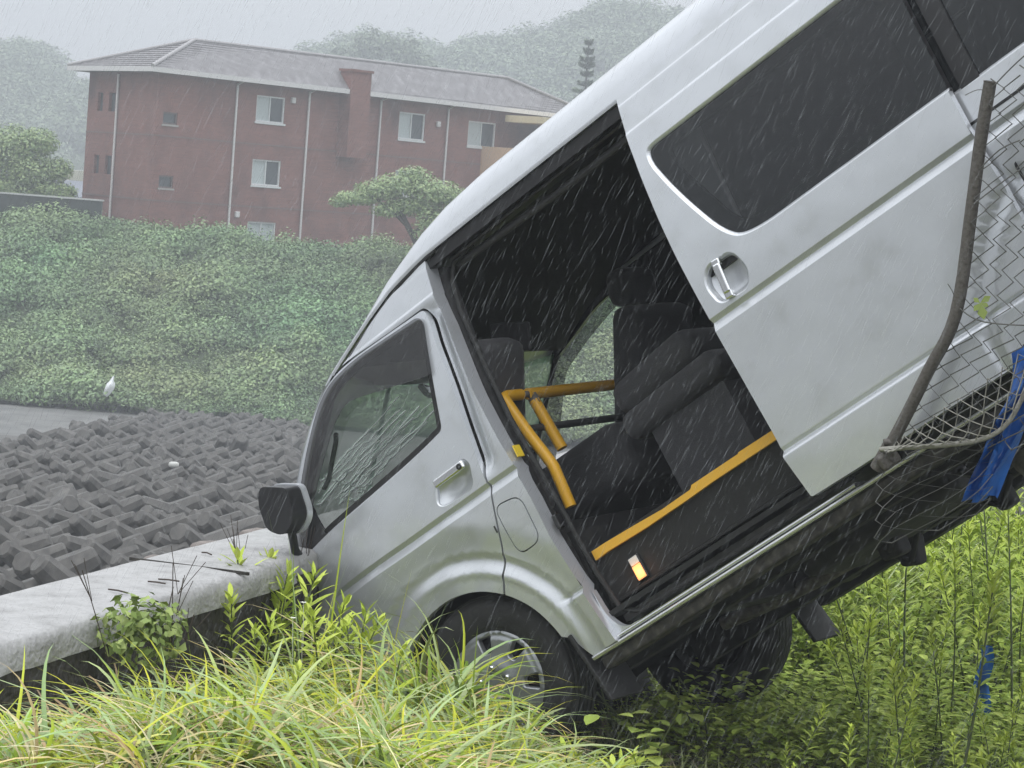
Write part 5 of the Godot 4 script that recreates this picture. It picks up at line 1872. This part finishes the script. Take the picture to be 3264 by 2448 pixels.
func plants() -> void:
	var grass := leafy("grass_blade", 0.5, 0.3)
	grass.metallic_specular = 0.16
	var pl: StandardMaterial3D = M.plant_leaf
	pl.metallic_specular = 0.15
	var stemm := mat("plant_stem", lin(0.07, 0.09, 0.03), 0.6)
	var straw := [lin(0.30, 0.22, 0.06), lin(0.15, 0.085, 0.03), lin(0.38, 0.31, 0.12)]
	var fresh := [lin(0.105, 0.165, 0.004), lin(0.17, 0.205, 0.005), lin(0.25, 0.26, 0.018), lin(0.035, 0.075, 0.004), lin(0.10, 0.17, 0.035), lin(0.06, 0.115, 0.005)]
	var kinds := [tuft(301, 11, 0.50, 0.016, 2.1, 0.8, fresh + [straw[0]]), tuft(302, 11, 0.56, 0.014, 2.8, 1.0, fresh + straw), tuft(303, 14, 0.50, 0.008, 2.6, 1.4, straw + [fresh[1]]), tuft(304, 8, 0.56, 0.022, 2.0, 0.7, fresh)]
	var names := ["meadow_grass", "arching_grass_cover", "dry_grass", "broad_grass"]
	var labels := ["long yellow green grass covering the ground left of the van", "arching wet grass blades tangled in front of the van", "dry straw coloured grass matted among the green blades", "broad bladed grass along the foot of the sea wall"]
	for k in 4:
		rng.seed = 400 + k
		var at := []
		var cols := []
		for i in [2100, 1700, 1500, 420][k]:
			var d := rng.randf_range(6.6, 10.9)
			var x := rng.randf_range(-0.225, 0.045) * d
			var p := Vector3(x, 0, -d)
			var s := (p - WALL0).dot(WALL_RIGHT)
			if s < 0.04 or under_van(Vector3(x, 0.25, -d)) or under_van(Vector3(x, 0.7, -d)):
				continue
			if k == 3 and s > 0.9 and rng.randf() < 0.7:
				continue
			var mass := lerpf(0.85, 0.15, smoothstep(-0.22, 0.36, x)) * lerpf(0.55, 1.0, smoothstep(0.1, 0.8, s))
			p.y = ground_y(x, -d) - 0.02 + 0.34 * mass * rng.randf() * (0.6 + 0.8 * (0.5 + bumps.get_noise_2d(x * 60, d * 60)))
			var h := lerpf(1.05, 0.80, smoothstep(-0.35, 0.25, x)) * rng.randf_range(0.6, 1.12)
			if d < 8.0:
				h *= 0.85
			if x > 0.1:
				h *= 0.8
			var lean := Basis(Vector3(0, 0, 1), rng.randf_range(-0.75, 0.45)) * Basis(Vector3(1, 0, 0), rng.randf_range(-0.25, 0.45))
			at.append(Transform3D((lean * Basis(Vector3.UP, rng.randf() * TAU)).scaled(Vector3(1, h, 1) if false else Vector3(lerpf(0.75, 1, h), h, lerpf(0.75, 1, h))), p))
			var g := rng.randf_range(0.8, 1.15)
			cols.append(Color(g * rng.randf_range(0.92, 1.12), g, g * rng.randf_range(0.8, 1.1)))
		scatter(names[k], kinds[k], grass, at, cols, labels[k], "grass")
	# short turf and litter to the right, and under the van
	rng.seed = 420
	var turf := tuft(305, 16, 0.20, 0.006, 1.0, 1.0, [lin(0.06, 0.09, 0.02), lin(0.10, 0.13, 0.03), lin(0.14, 0.10, 0.05), lin(0.09, 0.065, 0.035)])
	var at := []
	var cols := []
	for i in 2600:
		var d := rng.randf_range(7.6, 17.0)
		var x := rng.randf_range(-0.02, 0.24) * d
		at.append(Transform3D(Basis(Vector3.UP, rng.randf() * TAU).scaled(Vector3.ONE * rng.randf_range(0.6, 1.3)), Vector3(x, ground_y(x, -d) - 0.01, -d)))
		var g := rng.randf_range(0.7, 1.2)
		cols.append(Color(g, g, g))
	scatter("short_grass", turf, grass, at, cols, "short brown and green grass under and right of the van", "grass")
	# tall arching grass behind the van
	var reed := tuft(306, 34, 1.15, 0.013, 0.95, 0.6, [lin(0.18, 0.25, 0.03), lin(0.26, 0.33, 0.06), lin(0.22, 0.29, 0.08)])
	var first: MeshInstance3D = null
	rng.seed = 431
	for q in [[1.75, -12.6], [1.35, -12.9], [2.0, -13.6], [2.55, -13.4], [2.9, -14.8], [2.35, -15.0], [1.6, -14.4], [2.62, -12.9], [2.78, -13.2], [2.5, -12.5]]:
		var o: MeshInstance3D
		if first == null:
			o = MeshInstance3D.new()
			o.mesh = reed
			o.material_override = grass
			first = o
		else:
			o = first.duplicate()
		o.name = numbered("reed_clump")
		add_child(o)
		o.transform = Transform3D(Basis(Vector3.UP, rng.randf() * TAU).scaled(Vector3.ONE * rng.randf_range(0.8, 1.1)), Vector3(q[0], ground_y(q[0], q[1]), q[1]))
		tag(o, "clump of tall arching green grass growing in the thicket behind the van", "grass clump", "arching grass clumps behind the van")
	# leafy weeds
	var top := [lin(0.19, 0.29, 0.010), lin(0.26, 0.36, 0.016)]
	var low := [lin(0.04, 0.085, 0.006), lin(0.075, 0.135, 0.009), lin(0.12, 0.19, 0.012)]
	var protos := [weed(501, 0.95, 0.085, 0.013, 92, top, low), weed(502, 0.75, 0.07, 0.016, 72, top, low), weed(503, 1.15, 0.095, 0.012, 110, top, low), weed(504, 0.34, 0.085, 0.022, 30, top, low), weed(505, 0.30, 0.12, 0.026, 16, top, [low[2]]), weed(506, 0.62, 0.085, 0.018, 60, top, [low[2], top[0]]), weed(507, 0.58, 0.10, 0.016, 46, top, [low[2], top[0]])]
	var zones := [
		["tall_weed", [0, 2, 1, 6], "tall upright weed with narrow leaves in the thicket behind the van", "weeds in the thicket behind the van", 170, 0],
		["leafy_weed", [1, 3], "knee high bright leafy weed in front of the thicket at the lower right", "weeds at the lower right", 46, 1],
		["young_weed", [3, 4], "young light green weed sprouting from the grass beside the front wheel", "young weeds beside the front wheel", 0, 2],
		["rosette_weed", [5, 5, 6], "light green leafy weed standing in the grass between the sea wall and the van nose", "weeds between the sea wall and the van nose", 0, 3],
	]
	for z in zones:
		rng.seed = 520 + z[5]
		var spots := []
		if z[5] == 0:
			while spots.size() < z[4]:
				var d := rng.randf_range(10.6, 16.0)
				var x := rng.randf_range(0.07, 0.225) * d
				if x < 1.55 and d < 11.6:
					continue
				spots.append([x, -d, rng.randf_range(0.75, 1.2)])
		elif z[5] == 1:
			while spots.size() < z[4]:
				var d := rng.randf_range(8.6, 10.4)
				var x := rng.randf_range(0.11, 0.215) * d
				if x < 1.45 and d > 9.2:
					continue
				spots.append([x, -d, rng.randf_range(0.55, 1.0) * (0.7 if x < 1.4 else 1.0)])
			spots.append_array([[1.72, -9.15, 1.35], [1.95, -9.3, 1.1], [2.05, -9.1, 1.0], [1.55, -9.4, 0.9]])
		elif z[5] == 2:
			spots = [[0.17, -8.95, 1.15], [0.20, -8.6, 0.85], [0.34, -8.75, 0.9], [0.50, -8.7, 0.8], [0.15, -8.5, 0.7], [0.62, -8.9, 0.8], [0.75, -8.6, 0.7], [0.44, -8.95, 0.75], [0.95, -8.9, 0.7], [1.1, -8.7, 0.65]]
		else:
			spots = [[-0.95, -9.75, 1.35], [-0.90, -9.92, 1.45], [-0.85, -9.62, 1.25], [-0.78, -9.5, 1.15], [-1.0, -9.6, 1.15], [-0.72, -9.42, 1.05], [-0.66, -9.3, 0.95], [-0.92, -9.5, 1.2], [-0.84, -9.85, 1.4], [-0.98, -9.9, 1.3], [-0.75, -9.7, 1.3], [-0.57, -9.18, 1.15], [-0.52, -9.1, 1.2], [-0.46, -9.12, 1.1], [-0.62, -9.0, 1.1], [-0.80, -9.2, 1.0], [-0.66, -8.2, 0.9], [-0.40, -9.0, 1.0], [-0.88, -9.3, 1.1], [-0.7, -9.55, 1.25], [-1.05, -10.0, 1.2]]
		var made := {}
		for i in spots.size():
			var kind: int = z[1][rng.randi() % z[1].size()]
			var o: Node3D
			if made.has(kind):
				o = made[kind].duplicate()
				o.name = numbered(z[0])
				add_child(o)
			else:
				o = Node3D.new()
				o.name = numbered(z[0])
				add_child(o)
				for e in 2:
					var p := MeshInstance3D.new()
					p.name = ["stem", "leaves"][e]
					p.mesh = protos[kind][e]
					p.material_override = stemm if e == 0 else pl
					o.add_child(p)
				made[kind] = o
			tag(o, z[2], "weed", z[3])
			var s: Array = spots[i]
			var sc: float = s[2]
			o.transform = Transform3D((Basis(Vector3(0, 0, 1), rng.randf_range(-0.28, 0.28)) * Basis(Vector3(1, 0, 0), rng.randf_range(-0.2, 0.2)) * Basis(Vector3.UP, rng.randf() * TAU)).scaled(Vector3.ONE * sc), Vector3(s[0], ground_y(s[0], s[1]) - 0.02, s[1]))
	# vines and low broad leaves
	var vgreen := [lin(0.05, 0.095, 0.006), lin(0.10, 0.17, 0.010), lin(0.18, 0.26, 0.018)]
	var cover := vine(601, 60, Vector3(0.24, 0.26, 0.24), 0.040, vgreen)
	rng.seed = 610
	at = []
	cols = []
	for i in 760:
		var d := rng.randf_range(9.9, 15.5)
		var x := rng.randf_range(0.05, 0.23) * d
		if x < 0.55 and d > 11:
			continue
		var s := rng.randf_range(0.6, 1.3) * (1.0 if x > 1.0 else 0.7)
		at.append(Transform3D(Basis(Vector3.UP, rng.randf() * TAU).scaled(Vector3(s, s * rng.randf_range(0.8, 2.9 if d > 11.5 else 1.2), s)), Vector3(x, ground_y(x, -d), -d)))
		var g := rng.randf_range(0.75, 1.2)
		cols.append(Color(g, g, g * 0.9))
	scatter("undergrowth", cover, pl, at, cols, "dense broad leaved undergrowth between the weeds behind the van", "undergrowth")
	for q in [[0.62, -10.0, 0.9, 611, "broad leaved vine climbing beside the far front wheel"], [0.90, -10.15, 0.75, 612, "broad leaved vine hanging in front of the far front wheel"], [0.55, -9.5, 0.6, 613, "small round leaved creeper in the shade under the van"], [-1.16, -8.35, 0.0, 614, "leafy shrub with bare twigs leaning onto the sea wall"], [-0.97, -10.05, 0.0, 615, "dark leafed shrub growing over the sea wall by the mirror"]]:
		var t := thing("vine" if q[2] > 0 else "wall_shrub", q[4], "vine" if q[2] > 0 else "shrub", Vector3(q[0], ground_y(q[0], q[1]), q[1]))
		var b := MB.new()
		rng.seed = q[3] + 50
		var hh: float = 0.30 if q[2] > 0 else 0.70
		for i in 5:
			var e := Vector3(rng.randf_range(-0.22, 0.22), hh * rng.randf_range(0.8, 1.2), rng.randf_range(-0.15, 0.15))
			b.tube(curve([Vector3.ZERO, e * 0.5 + Vector3(rng.randf_range(-0.05, 0.05), 0.03, 0), e + Vector3(rng.randf_range(-0.04, 0.04), 0.04, 0)], 4), 0.004 if q[2] > 0 else 0.0018, 5)
			if q[2] == 0.0:
				for k in 3:
					b.tube(PackedVector3Array([e * 0.92, e * 1.05 + Vector3(rng.randf_range(-0.07, 0.07), rng.randf_range(0.01, 0.06), rng.randf_range(-0.04, 0.04))]), 0.0012, 4)
		part("stems", b, M.wet_twig if q[2] == 0.0 else stemm, t)
		var o := MeshInstance3D.new()
		o.name = "leaves"
		o.mesh = clump(q[3], 420, Vector3(0.17, 0.13, 0.12), 0.020, [lin(0.025, 0.045, 0.006), lin(0.05, 0.085, 0.012), lin(0.10, 0.15, 0.02)], 0.3, 0.5) if q[2] == 0.0 else vine(q[3], 22 if q[2] > 0 else 150, Vector3(0.17, 0.24, 0.12) if q[2] > 0 else Vector3(0.16, 0.34, 0.10), 0.085 if q[2] > 0 else 0.038, vgreen if q[2] > 0 else [lin(0.035, 0.055, 0.015), lin(0.06, 0.09, 0.025), lin(0.11, 0.15, 0.05)])
		o.material_override = pl
		o.position.y = 0.10 if q[2] > 0 else 0.60
		t.add_child(o)
	# single long stalks rising before the door
	var fm := mat("white_petal", lin(0.7, 0.7, 0.62), 0.6)
	rng.seed = 640
	for q in [[-0.70, -9.3, 0.95, 0.05], [-0.64, -9.3, 1.05, -0.04], [-0.40, -9.15, 0.85, 0.12], [-0.36, -9.1, 0.78, 0.22], [0.02, -8.95, 0.74, 0.2], [-0.05, -8.9, 0.66, 0.1], [-0.97, -8.6, 0.7, -0.1]]:
		var b := MB.new()
		for i in 3:
			b.tint = fresh[rng.randi() % fresh.size()]
			blade(b, Vector3(rng.randf_range(-0.02, 0.02), 0, 0), Vector3(q[3] + rng.randf_range(-0.1, 0.1), 1, rng.randf_range(-0.1, 0.1)), q[2] * rng.randf_range(0.8, 1.05), 0.012, 0.12, 8)
		var o := single("grass_stalk", b, grass, "tall thin grass stalks standing up against the front door and wheel of the van", "grass stalk", "grass stalks against the van")
		o.position = Vector3(q[0], ground_y(q[0], q[1]), q[1])
	for q in [[-0.70, 0.86, -9.2], [-0.66, 0.80, -9.15], [-0.735, 0.80, -9.2], [-0.69, 0.77, -9.1]]:
		var b := MB.new()
		for i in 6:
			var a := TAU * i / 6
			var e := Vector3(cos(a), 0.4, sin(a)) * 0.014
			leaf(b, Vector3.ZERO, e, 0.015, 0.010, 0.1, 0.1)
		b.tube(PackedVector3Array([Vector3.ZERO, Vector3(0.01, -0.16, 0)]), 0.0012, 4)
		var o := single("white_flower", b, fm, "tiny white flower in the weeds under the van nose", "flower", "white flowers under the van nose")
		o.position = Vector3(q[0], q[1], q[2])

func rain() -> void:
	var m := pane("rain_drop", lin(0.55, 0.58, 0.60), 0.11, 0.6)
	m.roughness = 0.6
	var b := MB.new()
	b.tube(PackedVector3Array([Vector3(0, -0.5, 0), Vector3(0, -0.1, 0), Vector3(0, 0.5, 0)]), [0.15, 1.0, 0.1], 4, false)
	for i in b.v.size():
		b.v[i] = Vector3(b.v[i].x * 0.0005, b.v[i].y, b.v[i].z * 0.0005)
	rng.seed = 700
	var at := []
	for i in 15000:
		var d := lerpf(3.2, 9.0, pow(rng.randf(), 0.6))
		var p := Vector3(rng.randf_range(-0.24, 0.24) * d, 2.4 + rng.randf_range(-0.26, 0.11) * d, -d)
		var inside := van.transform.affine_inverse() * p
		if inside.x > -1.1 and inside.x < 4.3 and inside.y > 0.1 and inside.y < 2.25 and -inside.z > 0.02 and -inside.z < 1.8:
			continue
		var l := 0.016 + 0.055 * pow(rng.randf(), 2.0)
		var bs := Basis(Vector3(0, 0, 1), rng.randf_range(-0.50, -0.24)) * Basis.from_scale(Vector3(1, l, 1))
		at.append(Transform3D(bs, p))
	scatter("rain", b.mesh(), m, at, [], "fine slanting drops of heavy rain falling through the whole scene", "rain")

func _ready() -> void:
	# camera, sky, light, air
	var cam := Camera3D.new()
	cam.name = "camera"
	cam.fov = 17.23
	cam.near = 0.1
	cam.far = 1500.0
	cam.transform = Transform3D(Basis(Vector3(0.99705, 0.076541, -0.00564), Vector3(-0.076749, 0.994355, -0.073268), Vector3(0.0, 0.073485, 0.997296)).orthonormalized(), EYE)
	add_child(cam)
	cam.current = true
	var sky := ProceduralSkyMaterial.new()
	# an overcast sky: three times as bright overhead as at the horizon
	sky.sky_top_color = lin(2.36, 2.46, 2.60)
	sky.sky_horizon_color = lin(0.66, 0.68, 0.705)
	sky.sky_curve = 0.6
	sky.sky_energy_multiplier = 1.0
	sky.ground_horizon_color = lin(0.30, 0.31, 0.31)
	sky.ground_bottom_color = lin(0.05, 0.055, 0.05)
	sky.ground_curve = 0.08
	sky.ground_energy_multiplier = 1.0
	sky.sun_angle_max = 1.0
	var env := Environment.new()
	env.background_mode = Environment.BG_SKY
	env.sky = Sky.new()
	env.sky.sky_material = sky
	env.tonemap_mode = Environment.TONE_MAPPER_LINEAR
	env.tonemap_exposure = 1.0
	env.sdfgi_enabled = true
	env.ssao_enabled = true
	env.ssil_enabled = true
	env.fog_enabled = true
	env.fog_density = 0.0023
	env.fog_light_color = Color(0.93, 0.95, 0.97)
	var we := WorldEnvironment.new()
	we.name = "world_environment"
	we.environment = env
	add_child(we)
	var sun := DirectionalLight3D.new()
	sun.name = "sun"
	sun.light_energy = 0.25
	sun.light_color = Color(1.0, 0.985, 0.96)
	sun.light_angular_distance = 50.0
	sun.shadow_enabled = true
	sun.rotation_degrees = Vector3(-68, -25, 0)
	sun.sky_mode = DirectionalLight3D.SKY_MODE_LIGHT_ONLY
	add_child(sun)
	# large structure
	materials()
	place_ground()
	trees()
	building()
	# the van and what caught on it
	build_van()
	fence()
	# plants and rain
	plants()
	rain()
